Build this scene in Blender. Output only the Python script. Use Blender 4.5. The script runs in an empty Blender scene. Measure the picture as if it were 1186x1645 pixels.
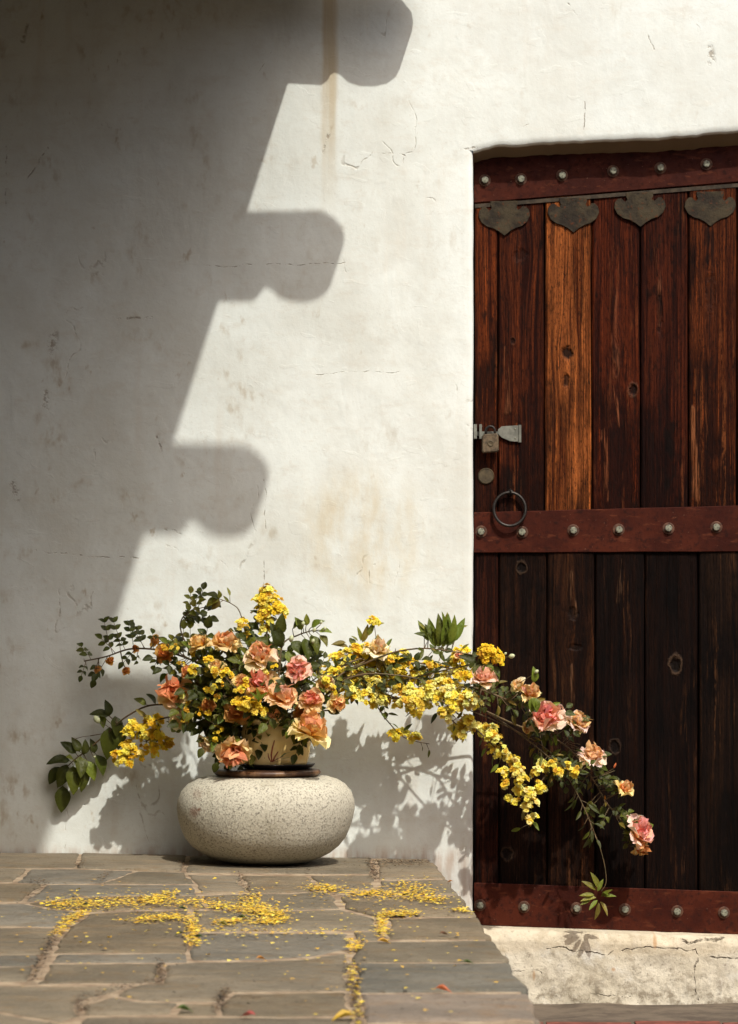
import bpy, math, random
from mathutils import Vector, Matrix, noise
R = math.radians
random.seed(11)
scene = bpy.context.scene
COL = scene.collection

# ---------------------------------------------------------------- camera, sky, sun, exposure
EYE = 0.545            # eye height above the paving where it meets the wall
DIST = 7.0             # camera to wall
PPM = 620.0            # photo pixels per metre at the wall
HY, CX = 1036.0, 593.0
cam_d = bpy.data.cameras.new('camera')
cam = bpy.data.objects.new('camera', cam_d)
COL.objects.link(cam)
cam.location = (0, -DIST, EYE)
cam.rotation_euler = (R(90), 0, 0)
cam_d.sensor_fit = 'VERTICAL'
cam_d.sensor_height = 36.0
cam_d.lens = 36.0 * DIST * PPM / 1645.0
cam_d.shift_y = (HY - 822.5) / 1645.0
cam_d.clip_start = 0.05
cam_d.clip_end = 500
cam_d.dof.use_dof = True
cam_d.dof.focus_distance = 6.82
cam_d.dof.aperture_fstop = 9.0
scene.camera = cam

SX, SZ = -0.43, -1.35                        # how far a shadow moves per metre it travels towards the wall
to_sun = Vector((-SX, -1.0, -SZ)).normalized()
elev = math.asin(to_sun.z)
azim = math.atan2(to_sun.x, to_sun.y)
world = bpy.data.worlds.new('World')
scene.world = world
world.use_nodes = True
wn = world.node_tree.nodes
sky = wn.new('ShaderNodeTexSky')
sky.sky_type = 'NISHITA'
sky.sun_disc = False
sky.sun_elevation = elev
sky.sun_rotation = azim
sky.air_density = 0.8
sky.dust_density = 4.5
sky.ozone_density = 0.3
world.node_tree.links.new(sky.outputs['Color'], wn['Background'].inputs['Color'])
wn['Background'].inputs['Strength'].default_value = 0.15
sun_d = bpy.data.lights.new('sun', 'SUN')
sun_d.energy = 3.0
sun_d.angle = R(0.8)
sun_d.color = (1.0, 0.97, 0.90)
sun = bpy.data.objects.new('sun', sun_d)
COL.objects.link(sun)
sun.location = to_sun * 20
sun.rotation_euler = to_sun.to_track_quat('Z', 'Y').to_euler()
vs = scene.view_settings
vs.view_transform = 'Standard'
vs.look = 'None'
vs.exposure = 0.24
vs.gamma = 1.0
vs.use_curve_mapping = False
scene.cycles.max_bounces = 8
scene.cycles.use_denoising = True

# ---------------------------------------------------------------- measuring helpers
def P(px, py, y=0.0):
    d = (DIST + y) / DIST / PPM
    return Vector(((px - CX) * d, y, EYE + (HY - py) * d))

YD = 0.075              # the door's face, set back from the wall's
def floor_z(x):
    return -0.0145 * (x + 0.28)

def F(px, py):
    z = 0.0
    for _ in range(6):
        dd = DIST * (EYE - z) * PPM / (py - HY)
        x = (px - CX) * dd / DIST / PPM
        z = floor_z(x)
    return Vector((x, dd - DIST, z))

# ---------------------------------------------------------------- object helpers
def mesh_obj(name, verts, faces, mat, parent=None, smooth=False, mats=None, fmat=None):
    me = bpy.data.meshes.new(name)
    me.from_pydata([tuple(v) for v in verts], [], faces)
    for m in (mats or [mat]):
        me.materials.append(m)
    if fmat:
        me.polygons.foreach_set('material_index', fmat)
    if smooth:
        me.polygons.foreach_set('use_smooth', [True] * len(me.polygons))
    me.update()
    return link(name, me, parent)

def link(name, me, parent=None, loc=None):
    o = bpy.data.objects.new(name, me)
    COL.objects.link(o)
    if parent:
        o.parent = parent
    if loc is not None:
        o.location = loc
    return o

def tag(o, label=None, cat=None, group=None, kind=None):
    if label: o['label'] = label
    if cat: o['category'] = cat
    if group: o['group'] = group
    if kind: o['kind'] = kind
    return o

def empty(name, loc):
    o = bpy.data.objects.new(name, None)
    o.empty_display_size = 0.05
    COL.objects.link(o)
    o.location = loc
    return o

class MB:
    """collects pieces of ONE mesh"""
    def __init__(s):
        s.v, s.f, s.m = [], [], []
    def add(s, verts, faces, mi=0):
        b = len(s.v)
        s.v += [Vector(v) for v in verts]
        s.f += [tuple(i + b for i in f) for f in faces]
        s.m += [mi] * len(faces)
    def box(s, a, b, mi=0):
        x0, y0, z0 = a; x1, y1, z1 = b
        s.add([(x0,y0,z0),(x1,y0,z0),(x1,y1,z0),(x0,y1,z0),(x0,y0,z1),(x1,y0,z1),(x1,y1,z1),(x0,y1,z1)],
              [(0,3,2,1),(4,5,6,7),(0,1,5,4),(1,2,6,5),(2,3,7,6),(3,0,4,7)], mi)
    def tube(s, pts, r0, r1=None, n=5, mi=0, cap=True):
        r1 = r0 if r1 is None else r1
        vs_, k = [], len(pts)
        up = Vector((0.31, 0.87, 0.39))
        for i, p in enumerate(pts):
            t = (pts[min(i+1, k-1)] - pts[max(i-1, 0)])
            t = t.normalized() if t.length > 1e-9 else Vector((0, 0, 1))
            a = t.cross(up)
            if a.length < 1e-3: a = t.cross(Vector((1, 0, 0)))
            a.normalize(); b = t.cross(a)
            r = r0 + (r1 - r0) * i / max(1, k - 1)
            for j in range(n):
                g = 2 * math.pi * j / n
                vs_.append(p + a * (math.cos(g) * r) + b * (math.sin(g) * r))
        fs = []
        for i in range(k - 1):
            for j in range(n):
                fs.append((i*n+j, i*n+(j+1) % n, (i+1)*n+(j+1) % n, (i+1)*n+j))
        if cap:
            fs.append(tuple(range(n))[::-1]); fs.append(tuple((k-1)*n + j for j in range(n)))
        s.add(vs_, fs, mi)
    def lathe(s, prof, c=(0, 0, 0), n=32, mi=0, ax='z'):
        vs_, fs = [], []
        k = len(prof)
        for r, h in prof:
            for j in range(n):
                g = 2 * math.pi * j / n
                q = (r*math.cos(g), r*math.sin(g), h) if ax == 'z' else (r*math.cos(g), -h, r*math.sin(g))
                vs_.append((q[0]+c[0], q[1]+c[1], q[2]+c[2]))
        for i in range(k - 1):
            for j in range(n):
                f = (i*n+j, i*n+(j+1) % n, (i+1)*n+(j+1) % n, (i+1)*n+j)
                fs.append(f)
        fs.append(tuple(range(n))[::-1]); fs.append(tuple((k-1)*n + j for j in range(n)))
        s.add(vs_, fs, mi)
    def prism(s, poly, y0, y1, mi=0, cham=0.0):
        """poly of (x,z), extruded along y; y0 is the front; chamfered front rim"""
        n = len(poly)
        cx = sum(p[0] for p in poly)/n; cz = sum(p[1] for p in poly)/n
        def ins(p, d):
            v = Vector((p[0]-cx, p[1]-cz)); L = v.length
            v = v * ((L - d) / L) if L > d else v
            return (v.x + cx, v.y + cz)
        rings = [[(p[0], y1, p[1]) for p in poly], [(p[0], y0 + cham, p[1]) for p in poly]]
        if cham: rings.append([(ins(p, cham)[0], y0, ins(p, cham)[1]) for p in poly])
        vs_ = [v for r in rings for v in r]
        fs = []
        for i in range(len(rings) - 1):
            for j in range(n):
                fs.append((i*n+j, i*n+(j+1) % n, (i+1)*n+(j+1) % n, (i+1)*n+j))
        fs.append(tuple(range(n))[::-1]); fs.append(tuple((len(rings)-1)*n + j for j in range(n)))
        s.add(vs_, fs, mi)
    def build(s, name, mat, parent=None, smooth=False, mats=None, off=None):
        if off is None and parent is not None: off = parent.matrix_basis.translation
        vs_ = [v - off for v in s.v] if off is not None else s.v
        return mesh_obj(name, vs_, s.f, mat, parent, smooth, mats, s.m if mats else None)

def auto_smooth(o, ang=35):
    me = o.data
    me.polygons.foreach_set('use_smooth', [True]*len(me.polygons))
    me.set_sharp_from_angle(angle=R(ang))

# ---------------------------------------------------------------- material helpers
class NT:
    def __init__(s, name):
        s.mat = bpy.data.materials.new(name)
        s.mat.use_nodes = True
        s.t = s.mat.node_tree
        s.bsdf = s.t.nodes['Principled BSDF']
        s.out = s.t.nodes['Material Output']
    def node(s, typ, ins=(), **kw):
        n = s.t.nodes.new(typ)
        for k, v in kw.items(): setattr(n, k, v)
        for k, v in (ins.items() if isinstance(ins, dict) else enumerate(ins)):
            s.set(n.inputs[k], v)
        return n
    def set(s, sock, v):
        if isinstance(v, bpy.types.NodeSocket): s.t.links.new(v, sock)
        elif v is not None:
            if hasattr(sock.default_value, '__len__') and not hasattr(v, '__len__'): v = (v,)*len(sock.default_value)
            if hasattr(v, '__len__') and len(sock.default_value) == 4 and len(v) == 3: v = (*v, 1)
            sock.default_value = v
    def m(s, op, a, b=None, c=None, clamp=False):
        n = s.t.nodes.new('ShaderNodeMath'); n.operation = op; n.use_clamp = clamp
        for i, v in enumerate((a, b, c)):
            if v is not None: s.set(n.inputs[i], v)
        return n.outputs[0]
    def v(s, op, a, b=None, scale=None):
        n = s.t.nodes.new('ShaderNodeVectorMath'); n.operation = op
        s.set(n.inputs[0], a)
        if b is not None: s.set(n.inputs[1], b)
        if scale is not None: s.set(n.inputs['Scale'], scale)
        return n.outputs['Value'] if op in ('DOT_PRODUCT', 'LENGTH', 'DISTANCE') else n.outputs[0]
    def coord(s, kind='Object', scale=None, obj=None):
        n = s.t.nodes.new('ShaderNodeTexCoord')
        if obj: n.object = obj
        o = n.outputs[kind]
        return s.v('MULTIPLY', o, scale) if scale else o
    def noise(s, vec, scale, detail=4, rough=0.55, dist=0.0):
        n = s.t.nodes.new('ShaderNodeTexNoise')
        s.set(n.inputs['Vector'], vec)
        for k, q in (('Scale', scale), ('Detail', detail), ('Roughness', rough), ('Distortion', dist)): s.set(n.inputs[k], q)
        return n.outputs['Fac']
    def vor(s, vec, scale, feature='F1', out='Distance'):
        n = s.t.nodes.new('ShaderNodeTexVoronoi'); n.feature = feature
        s.set(n.inputs['Vector'], vec); s.set(n.inputs['Scale'], scale)
        return n.outputs[out]
    def step(s, x, a, b, lo=0.0, hi=1.0):
        n = s.t.nodes.new('ShaderNodeMapRange'); n.interpolation_type = 'SMOOTHSTEP'
        s.set(n.inputs['Value'], x)
        if a > b: a, b, lo, hi = b, a, hi, lo
        for k, q in (('From Min', a), ('From Max', b), ('To Min', lo), ('To Max', hi)): s.set(n.inputs[k], q)
        return n.outputs[0]
    def mix(s, f, a, b, mode='MIX'):
        n = s.t.nodes.new('ShaderNodeMix'); n.data_type = 'RGBA'; n.blend_type = mode
        s.set(n.inputs[0], f); s.set(n.inputs[6], a); s.set(n.inputs[7], b)
        return n.outputs[2]
    def info(s, k='Random'):
        return s.t.nodes.new('ShaderNodeObjectInfo').outputs[k]
    def bump(s, h, strength=0.3, dist=0.01, normal=None):
        n = s.t.nodes.new('ShaderNodeBump')
        s.set(n.inputs['Height'], h); s.set(n.inputs['Strength'], strength); s.set(n.inputs['Distance'], dist)
        if normal is not None: s.set(n.inputs['Normal'], normal)
        return n.outputs[0]
    def done(s, color, rough=0.6, normal=None, metal=None, spec=None):
        b = s.bsdf
        s.set(b.inputs['Base Color'], color); s.set(b.inputs['Roughness'], rough)
        if normal is not None: s.set(b.inputs['Normal'], normal)
        if metal is not None: s.set(b.inputs['Metallic'], metal)
        if spec is not None: s.set(b.inputs['Specular IOR Level'], spec)
        return s.mat

def xyz(N, vec):
    n = N.node('ShaderNodeSeparateXYZ', [vec])
    return n.outputs[0], n.outputs[1], n.outputs[2]

def seg_dist(N, p, a, b):
    a, b = Vector(a), Vector(b)
    ba = b - a
    pa = N.v('SUBTRACT', p, tuple(a))
    h = N.m('MULTIPLY', N.v('DOT_PRODUCT', pa, tuple(ba)), 1.0 / max(1e-9, ba.length_squared), clamp=True)
    q = N.v('SUBTRACT', pa, N.v('SCALE', tuple(ba), scale=h))
    return N.v('LENGTH', q)

def seg_marks(N, p, segs, k0, k1):
    # one after the other, so that the shader's memory holds one segment at a time
    acc = None
    for a, b, w in segs:
        pp_ = p
        if acc is not None:
            n = N.t.nodes.new('ShaderNodeVectorMath'); n.operation = 'MULTIPLY_ADD'
            N.set(n.inputs[0], acc); N.set(n.inputs[1], (1e-9,)*3); N.set(n.inputs[2], p); pp_ = n.outputs[0]
        q = N.step(seg_dist(N, pp_, a, b), w * k0, w * k1)
        acc = q if acc is None else N.m('MAXIMUM', acc, q)
    return acc

def w2(px, py):            # wall point flattened to the wall plane
    p = P(px, py); return (p.x, 0.0, p.z)

def make_wall_mat():
    N = NT('lime_plaster')
    c = N.coord('Object')
    x, y, z = xyz(N, c)
    flat = N.v('MULTIPLY', c, (1, 0, 1))
    wob = N.node('ShaderNodeTexNoise', {'Vector': c, 'Scale': 22.0, 'Detail': 3.0}).outputs['Color']
    wv = N.v('SCALE', N.v('SUBTRACT', wob, (0.5, 0.5, 0.5)), scale=0.022)
    fp = N.v('MULTIPLY', N.v('ADD', c, wv), (1, 0, 1))
    n1 = N.noise(c, 1.3, 5)
    n2 = N.noise(c, 5.5, 8, 0.62)
    n3 = N.noise(c, 26, 6, 0.6)
    st = N.noise(N.v('MULTIPLY', c, (9, 1, 1.0)), 1.6, 6, 0.6)
    col = N.mix(N.step(n1, 0.35, 0.65), (0.762, 0.80, 0.755), (0.715, 0.75, 0.70))
    col = N.mix(N.step(n2, 0.50, 0.72, 0, 0.6), col, (0.635, 0.635, 0.565))
    col = N.mix(N.step(st, 0.55, 0.75, 0, 0.4), col, (0.64, 0.60, 0.51))
    col = N.mix(N.step(n3, 0.60, 0.72, 0, 0.25), col, (0.55, 0.50, 0.41))
    cl = N.noise(N.v('ADD', c, wv), 2.6, 9, 0.68)
    col = N.mix(N.step(cl, 0.40, 0.66, 0, 0.75), col, (0.635, 0.645, 0.58))
    col = N.mix(N.step(N.noise(N.v('MULTIPLY', c, (1, 1, 2.2)), 13, 7, 0.7), 0.50, 0.70, 0, 0.4), col, (0.62, 0.595, 0.51))
    col = N.mix(N.step(N.noise(c, 230, 2), 0.60, 0.72, 0, 0.25), col, (0.52, 0.48, 0.40))
    # hairline cracks follow the level lines of a slow noise, here and there
    hl = N.m('ABSOLUTE', N.m('SUBTRACT', N.noise(N.v('MULTIPLY', c, (1, 1, .6)), 2.3, 4, 0.5, 0.0), 0.5))
    hl = N.m('MULTIPLY', N.step(hl, 0.0035, 0.0008), N.m('MULTIPLY', N.step(N.noise(c, 4.7, 2), 0.56, 0.64), N.step(N.noise(c, 50, 2), 0.4, 0.6)))
    col = N.mix(N.m('MULTIPLY', hl, 0.45), col, (0.30, 0.25, 0.17))
    # damp ochre patch over the flowers
    pc = w2(585, 860)
    dx = N.m('DIVIDE', N.m('SUBTRACT', x, pc[0]), 0.19); dz = N.m('DIVIDE', N.m('SUBTRACT', z, pc[2]), 0.20)
    rr = N.m('ADD', N.m('MULTIPLY', dx, dx), N.m('MULTIPLY', dz, dz))
    pm = N.m('MULTIPLY', N.step(rr, 1.3, 0.0), N.step(N.noise(N.v('MULTIPLY', c, (3, 1, 1.2)), 4.0, 7, 0.65), 0.38, 0.68))
    col = N.mix(N.m('MULTIPLY', pm, 0.62), col, (0.60, 0.50, 0.31))
    # drip streak from the roof
    xc = w2(530, 0)[0]
    xw = N.m('ADD', x, N.m('MULTIPLY', N.m('SUBTRACT', N.noise(c, 3.0, 2), 0.5), 0.035))
    ds = N.m('ABSOLUTE', N.m('SUBTRACT', xw, xc))
    sm = N.m('MULTIPLY', N.step(ds, 0.026, 0.012), N.step(z, 1.58, 2.05))
    sm = N.m('MULTIPLY', sm, N.step(N.noise(N.v('MULTIPLY', c, (20, 1, 1)), 2.2, 4), 0.3, 0.6, 0.5, 1.0))
    col = N.mix(N.m('MULTIPLY', sm, 0.75), col, (0.47, 0.37, 0.21))
    # speckled brown marks and scuffs
    k1 = N.noise(N.v('ADD', c, wv), 8.0, 2, 0.5, 0.6)
    k2 = N.noise(N.v('MULTIPLY', c, (1, 1, 0.5)), 34.0, 3, 0.6)
    k3 = N.noise(N.v('ADD', N.v('MULTIPLY', c, (1, 1, 0.7)), (7.3, 0, 2.1)), 15.0, 3, 0.6)
    mk = N.m('MAXIMUM', N.m('MULTIPLY', N.step(k1, 0.52, 0.72), N.step(k2, 0.46, 0.70)), N.m('MULTIPLY', N.step(k3, 0.60, 0.68), N.step(k2, 0.54, 0.66)))
    # a pale surface has more of them to the left
    mk = N.m('MULTIPLY', N.m('MULTIPLY', mk, 0.75), N.step(x, 0.2, -0.6, 0.35, 1.0))
    col = N.mix(N.m('MULTIPLY', mk, 0.75), col, (0.33, 0.23, 0.10))
    segs = [((190, 512), (243, 512), .0035), ((165, 200), (178, 206), .004), ((76, 240), (60, 262), .002), ((60, 262), (45, 284), .002),
            ((425, 770), (427, 850), .0012), ((425, 895), (424, 942), .0014), ((60, 885), (120, 892), .0016), ((120, 892), (225, 898), .0014),
            ((85, 535), (84, 566), .010), ((75, 632), (74, 652), .009), ((22, 775), (26, 800), .009), ((330, 428), (560, 422), .0012),
            ((740, 240), (764, 237), .0032), ((1040, 52), (1050, 80), .002), ((913, 5), (926, 22), .002), ((1110, 30), (1130, 50), .002),
            ((1140, 78), (1144, 100), .009), ((505, 600), (640, 597), .0009), ((12, 225), (10, 330), .0015), ((265, 850), (290, 856), .003),
            ((415, 120), (440, 75), .0012), ((610, 245), (650, 250), .001), ((135, 5), (140, 22), .004), ((45, 40), (38, 66), .005),
            ((940, 165), (938, 212), .0013), ((842, 205), (862, 190), .0012), ((250, 700), (262, 730), .0025), ((530, 215), (520, 245), .004)]
    msum = seg_marks(N, fp, [(w2(*a), w2(*b), w) for a, b, w in segs], 1.6, 0.3)
    brk = N.step(N.noise(c, 60, 4, 0.65), 0.44, 0.62)
    msum = N.m('MULTIPLY', msum, brk)
    col = N.mix(N.m('MULTIPLY', msum, 0.6), col, (0.22, 0.16, 0.09))
    # splashed dirt just above the paving
    base = N.m('MULTIPLY', N.step(z, 0.035, -0.005), N.step(N.noise(N.v('MULTIPLY', c, (5, 1, 1)), 8, 4), 0.35, 0.65))
    col = N.mix(N.m('MULTIPLY', base, 0.6), col, (0.40, 0.26, 0.17))
    low = N.m('MULTIPLY', N.step(z, 0.0, -0.06), N.step(n2, 0.4, 0.6))
    col = N.mix(N.m('MULTIPLY', low, 0.55), col, (0.42, 0.40, 0.36))
    h = N.m('ADD', N.m('MULTIPLY', N.noise(N.v('MULTIPLY', c, (1, 1, 0.6)), 7, 3, 0.5, 0.8), 1.2), N.m('MULTIPLY', n3, 0.35))
    h = N.m('ADD', h, N.m('MULTIPLY', N.noise(c, 120, 3), 0.10))
    tro = N.step(N.noise(N.v('MULTIPLY', N.v('ADD', c, wv), (1, 1, 1.6)), 11.0, 1, 0.4, 1.4), 0.66, 0.69)
    h = N.m('SUBTRACT', N.m('ADD', h, N.m('MULTIPLY', tro, 0.06)), N.m('MULTIPLY', msum, 0.5))
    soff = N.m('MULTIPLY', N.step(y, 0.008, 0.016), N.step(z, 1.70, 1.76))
    col = N.mix(soff, col, N.mix(n2, (0.16, 0.12, 0.07), (0.26, 0.20, 0.13)))  # brown plaster tone, also darkened to deepen the shade under the lintel
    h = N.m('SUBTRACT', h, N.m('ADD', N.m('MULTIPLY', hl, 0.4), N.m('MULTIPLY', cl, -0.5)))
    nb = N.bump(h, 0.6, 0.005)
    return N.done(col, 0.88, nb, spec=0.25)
M = {}
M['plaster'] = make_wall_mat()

def simple(name, col, rough=0.6, metal=0.0, var=0.3, scale=30, bump=0.2, bd=0.002, col2=None, spec=None):
    N = NT(name)
    c = N.coord('Object')
    n = N.noise(c, scale, 6, 0.62)
    dark = col2 or tuple(v * (1 - var) for v in col)
    cc = N.mix(N.step(n, 0.35, 0.65), col, dark)
    return N.done(cc, N.step(n, 0.3, 0.7, rough, min(1, rough + 0.12)), N.bump(n, bump, bd), metal, spec)

def make_wood():
    N = NT('old_door_wood')
    oi = N.info('Random'); oc = N.info('Color')
    g = N.node('ShaderNodeNewGeometry').outputs['Position']
    x, y, z = xyz(N, g)
    off = N.m('MULTIPLY', oi, 37.0)
    # knots bend the grain round them and show a pale ring and a dark heart
    knots = [(911, 567, 10, 12, 0, 1), (910, 612, 6, 14, 0, .9), (1018, 627, 8, 11, .5, .9), (838, 912, 8, 10, .45, .8), (1086, 1068, 10, 15, .8, 1), (988, 1200, 9, 12, .35, .8),
             (815, 1372, 9, 11, .5, .8), (920, 985, 10, 12, 0, .6), (836, 410, 14, 12, 0, .35), (1142, 470, 9, 40, 0, .4), (925, 1040, 15, 6, 0, .5), (1060, 500, 6, 40, 0, .4), (990, 470, 8, 60, 0, 0), (824, 548, 5, 6, .2, .8), (990, 640, 8, 50, 0, 0)]
    xs, ring, heart = x, None, None
    jit = N.m('MULTIPLY', N.m('SUBTRACT', N.noise(g, 70, 3), 0.5), 1.1)
    for i, (px, py, rx, rz, rs, hs) in enumerate(knots):
        p = P(px, py, YD)
        dx = N.m('SUBTRACT', x, p.x)
        dz = N.m('SUBTRACT', z, p.z)
        e = N.m('ADD', N.m('POWER', N.m('DIVIDE', dx, rx / 600.0), 2.0), N.m('POWER', N.m('DIVIDE', dz, rz / 600.0), 2.0))
        far = N.m('ADD', N.m('POWER', N.m('DIVIDE', dx, rx / 600.0 * 1.6), 2.0), N.m('POWER', N.m('DIVIDE', dz, rz / 600.0 * 4.0), 2.0))
        pull = N.m('DIVIDE', N.m('MULTIPLY', dx, -0.42), N.m('ADD', 1.0, N.m('MULTIPLY', far, far)))
        xs = N.m('ADD', xs, pull)
        d = N.m('ADD', N.m('SQRT', e), jit)
        rg = N.m('MULTIPLY', N.m('MULTIPLY', N.step(d, 0.66, 0.92), N.step(d, 1.25, 1.0)), rs)
        ht = N.m('MULTIPLY', N.step(d, 1.05, 0.45), hs)
        ring = rg if ring is None else N.m('MAXIMUM', ring, rg)
        heart = ht if heart is None else N.m('MAXIMUM', heart, ht)
    cmb = N.node('ShaderNodeCombineXYZ', [xs, off, z]).outputs[0]
    wav = N.noise(N.v('MULTIPLY', cmb, (5, 1, 0.7)), 3.0, 3)
    xs2 = N.m('ADD', xs, N.m('MULTIPLY', N.m('SUBTRACT', wav, 0.5), 0.02))
    cg = N.node('ShaderNodeCombineXYZ', [xs2, off, z]).outputs[0]
    g1 = N.noise(N.v('MULTIPLY', cg, (135, 1, 2.4)), 1.0, 5, 0.65)        # grain lines
    g2 = N.noise(N.v('MULTIPLY', cg, (340, 1, 6)), 1.0, 3, 0.6)         # fine fibres
    g3 = N.noise(N.v('MULTIPLY', cg, (22, 1, 1.5)), 1.0, 4, 0.6)        # broad bands
    bl = N.noise(N.v('MULTIPLY', cg, (9, 1, 3.5)), 1.0, 5, 0.65)        # weathering
    fine = N.noise(N.v('MULTIPLY', g, (1, 1, 0.4)), 90, 4, 0.65)
    val = N.m('ADD', N.m('MULTIPLY', g1, 0.6), N.m('MULTIPLY', g3, 0.4))
    val = N.step(val, 0.36, 0.62)
    col = N.mix(val, N.mix(1.0, oc, (0.16, 0.10, 0.07), 'MULTIPLY'), oc)
    # rain and hands have blackened the lower reach of each run of planks
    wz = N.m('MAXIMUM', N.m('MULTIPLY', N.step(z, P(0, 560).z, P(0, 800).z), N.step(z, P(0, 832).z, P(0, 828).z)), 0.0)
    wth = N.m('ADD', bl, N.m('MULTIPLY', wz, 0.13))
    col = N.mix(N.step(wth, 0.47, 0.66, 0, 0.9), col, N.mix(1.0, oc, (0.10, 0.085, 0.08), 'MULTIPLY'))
    col = N.mix(N.m('MULTIPLY', N.step(g1, 0.57, 0.70), N.step(fine, 0.40, 0.58, 0, 0.85)), col, N.mix(1.0, oc, (1.9, 1.8, 1.6), 'MULTIPLY'))
    col = N.mix(N.m('MULTIPLY', N.step(g2, 0.52, 0.66), 0.7), col, (0.003, 0.0014, 0.001))
    col = N.mix(N.step(fine, 0.58, 0.68, 0, 0.7), col, (0.006, 0.0025, 0.0012))
    blot = N.noise(N.v('MULTIPLY', g, (1.0, 1, 0.35)), 20, 3, 0.6)
    col = N.mix(N.step(blot, 0.60, 0.70, 0, 0.75), col, (0.004, 0.002, 0.0012))
    worn = N.noise(N.v('MULTIPLY', cg, (70, 1, 3.2)), 1.0, 4, 0.7)
    wp = N.noise(N.v('MULTIPLY', cg, (7, 1, 2.0)), 1.0, 3, 0.6)
    wk = N.m('MULTIPLY', N.m('MULTIPLY', N.step(worn, 0.54, 0.66), N.step(wp, 0.46, 0.64)), N.step(fine, 0.36, 0.54))
    col = N.mix(N.m('MULTIPLY', wk, 0.75), col, N.mix(0.55, N.mix(1.0, oc, (2.4, 2.6, 2.8), 'MULTIPLY'), (0.10, 0.040, 0.014)))
    gr = N.noise(N.v('MULTIPLY', g, (1, 1, 0.22)), 260, 4, 0.7)
    col = N.mix(N.step(gr, 0.48, 0.62, 0, 0.65), col, N.mix(1.0, col, (0.22, 0.19, 0.17), 'MULTIPLY'))
    gr2 = N.noise(N.v('MULTIPLY', cg, (42, 1, 1.1)), 1.0, 6, 0.72)
    col = N.mix(N.step(gr2, 0.54, 0.66, 0, 0.8), col, N.mix(1.0, col, (0.14, 0.12, 0.11), 'MULTIPLY'))
    # splintered pale scars where the surface has split away
    g_f = N.v('MULTIPLY', N.v('ADD', g, N.v('SCALE', N.v('SUBTRACT', N.node('ShaderNodeTexNoise', {'Vector': N.v('MULTIPLY', g, (1, 1, 0.35)), 'Scale': 38.0, 'Detail': 3.0}).outputs['Color'], (.5, .5, .5)), scale=0.03)), (1, 0, 1))
    scars = [((990, 400), (985, 530), 7), ((985, 530), (992, 680), 7), ((970, 745), (977, 800), 5), ((1055, 385), (1060, 520), 4), ((918, 925), (922, 985), 7),
             ((917, 1070), (921, 1130), 3), ((996, 900), (993, 965), 4), ((815, 560), (818, 660), 5), ((1112, 660), (1122, 800), 5), ((820, 1385), (827, 1412), 5), ((972, 690), (972, 740), 3)]
    d2 = lambda q: (P(q[0], q[1], YD).x, 0.0, P(q[0], q[1], YD).z)
    sc = seg_marks(N, g_f, [(d2(a), d2(b), w / 600.0) for a, b, w in scars], 1.5, 0.4)
    scl = N.m('MULTIPLY', sc, N.step(N.noise(N.v('MULTIPLY', cg, (190, 1, 8)), 1.0, 4, 0.65), 0.48, 0.60))
    col = N.mix(N.m('MULTIPLY', N.m('MULTIPLY', scl, N.step(gr2, 0.66, 0.50)), 0.85), col, N.mix(0.4, N.mix(1.0, oc, (2.4, 3.0, 3.6), 'MULTIPLY'), (0.16, 0.085, 0.045)))
    col = N.mix(N.m('MULTIPLY', ring, 0.6), col, (0.10, 0.06, 0.035))
    col = N.mix(N.m('MULTIPLY', heart, 0.92), col, (0.005, 0.003, 0.002))
    h = N.m('ADD', N.m('MULTIPLY', g1, 0.9), N.m('MULTIPLY', g2, 0.35))
    h = N.m('ADD', h, N.m('MULTIPLY', g3, 0.6))
    h = N.m('SUBTRACT', N.m('ADD', h, N.m('ADD', N.m('MULTIPLY', ring, 0.6), N.m('MULTIPLY', scl, 0.5))), N.m('MULTIPLY', heart, 1.2))
    h = N.m('ADD', h, N.m('SUBTRACT', N.m('MULTIPLY', worn, 0.9), N.m('MULTIPLY', gr, 0.5)))
    nb = N.bump(h, 1.0, 0.005)
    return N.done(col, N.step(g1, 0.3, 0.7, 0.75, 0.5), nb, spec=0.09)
M['wood'] = make_wood()

def make_strap():
    N = NT('rusted_red_iron')
    c = N.node('ShaderNodeNewGeometry').outputs['Position']
    n1 = N.noise(c, 9, 6, 0.65); n2 = N.noise(c, 70, 5, 0.65); n3 = N.noise(N.v('MULTIPLY', c, (1, 1, 3)), 25, 4)
    col = N.mix(N.step(n1, 0.35, 0.65), (0.032, 0.0058, 0.0028), (0.062, 0.0125, 0.0052))
    col = N.mix(N.step(n2, 0.50, 0.68, 0, 0.85), col, (0.020, 0.006, 0.004))
    col = N.mix(N.step(n3, 0.58, 0.72, 0, 0.6), col, (0.11, 0.030, 0.013))
    col = N.mix(N.step(N.noise(c, 160, 2), 0.70, 0.76, 0, 0.5), col, (0.22, 0.12, 0.08))
    return N.done(col, N.step(n2, 0.3, 0.7, 0.5, 0.8), N.bump(N.m('ADD', n2, N.m('MULTIPLY', n1, 0.8)), 0.5, 0.002), spec=0.10)
M['strap'] = make_strap()
M['washer'] = simple('rust_washer', (0.11, 0.045, 0.022), 0.7, 0.2, 0.6, 60, 0.3)
M['bolt'] = simple('weathered_zinc', (0.23, 0.23, 0.165), 0.7, 0.0, 0.7, 140, 0.3)
def make_plate():
    N = NT('blackened_iron_plate')
    c = N.node('ShaderNodeNewGeometry').outputs['Position']
    a = N.noise(c, 26, 6, 0.65); b_ = N.noise(c, 75, 5, 0.7)
    col = N.mix(N.step(a, 0.36, 0.62), (0.022, 0.017, 0.012), (0.052, 0.040, 0.023))
    col = N.mix(N.step(b_, 0.56, 0.68, 0, 0.8), col, (0.090, 0.028, 0.010))
    col = N.mix(N.step(b_, 0.40, 0.30, 0, 0.8), col, (0.010, 0.008, 0.006))
    return N.done(col, 0.7, N.bump(N.m('ADD', a, N.m('MULTIPLY', b_, 0.5)), 0.9, 0.004), spec=0.12)
M['plate'] = make_plate()
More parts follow.
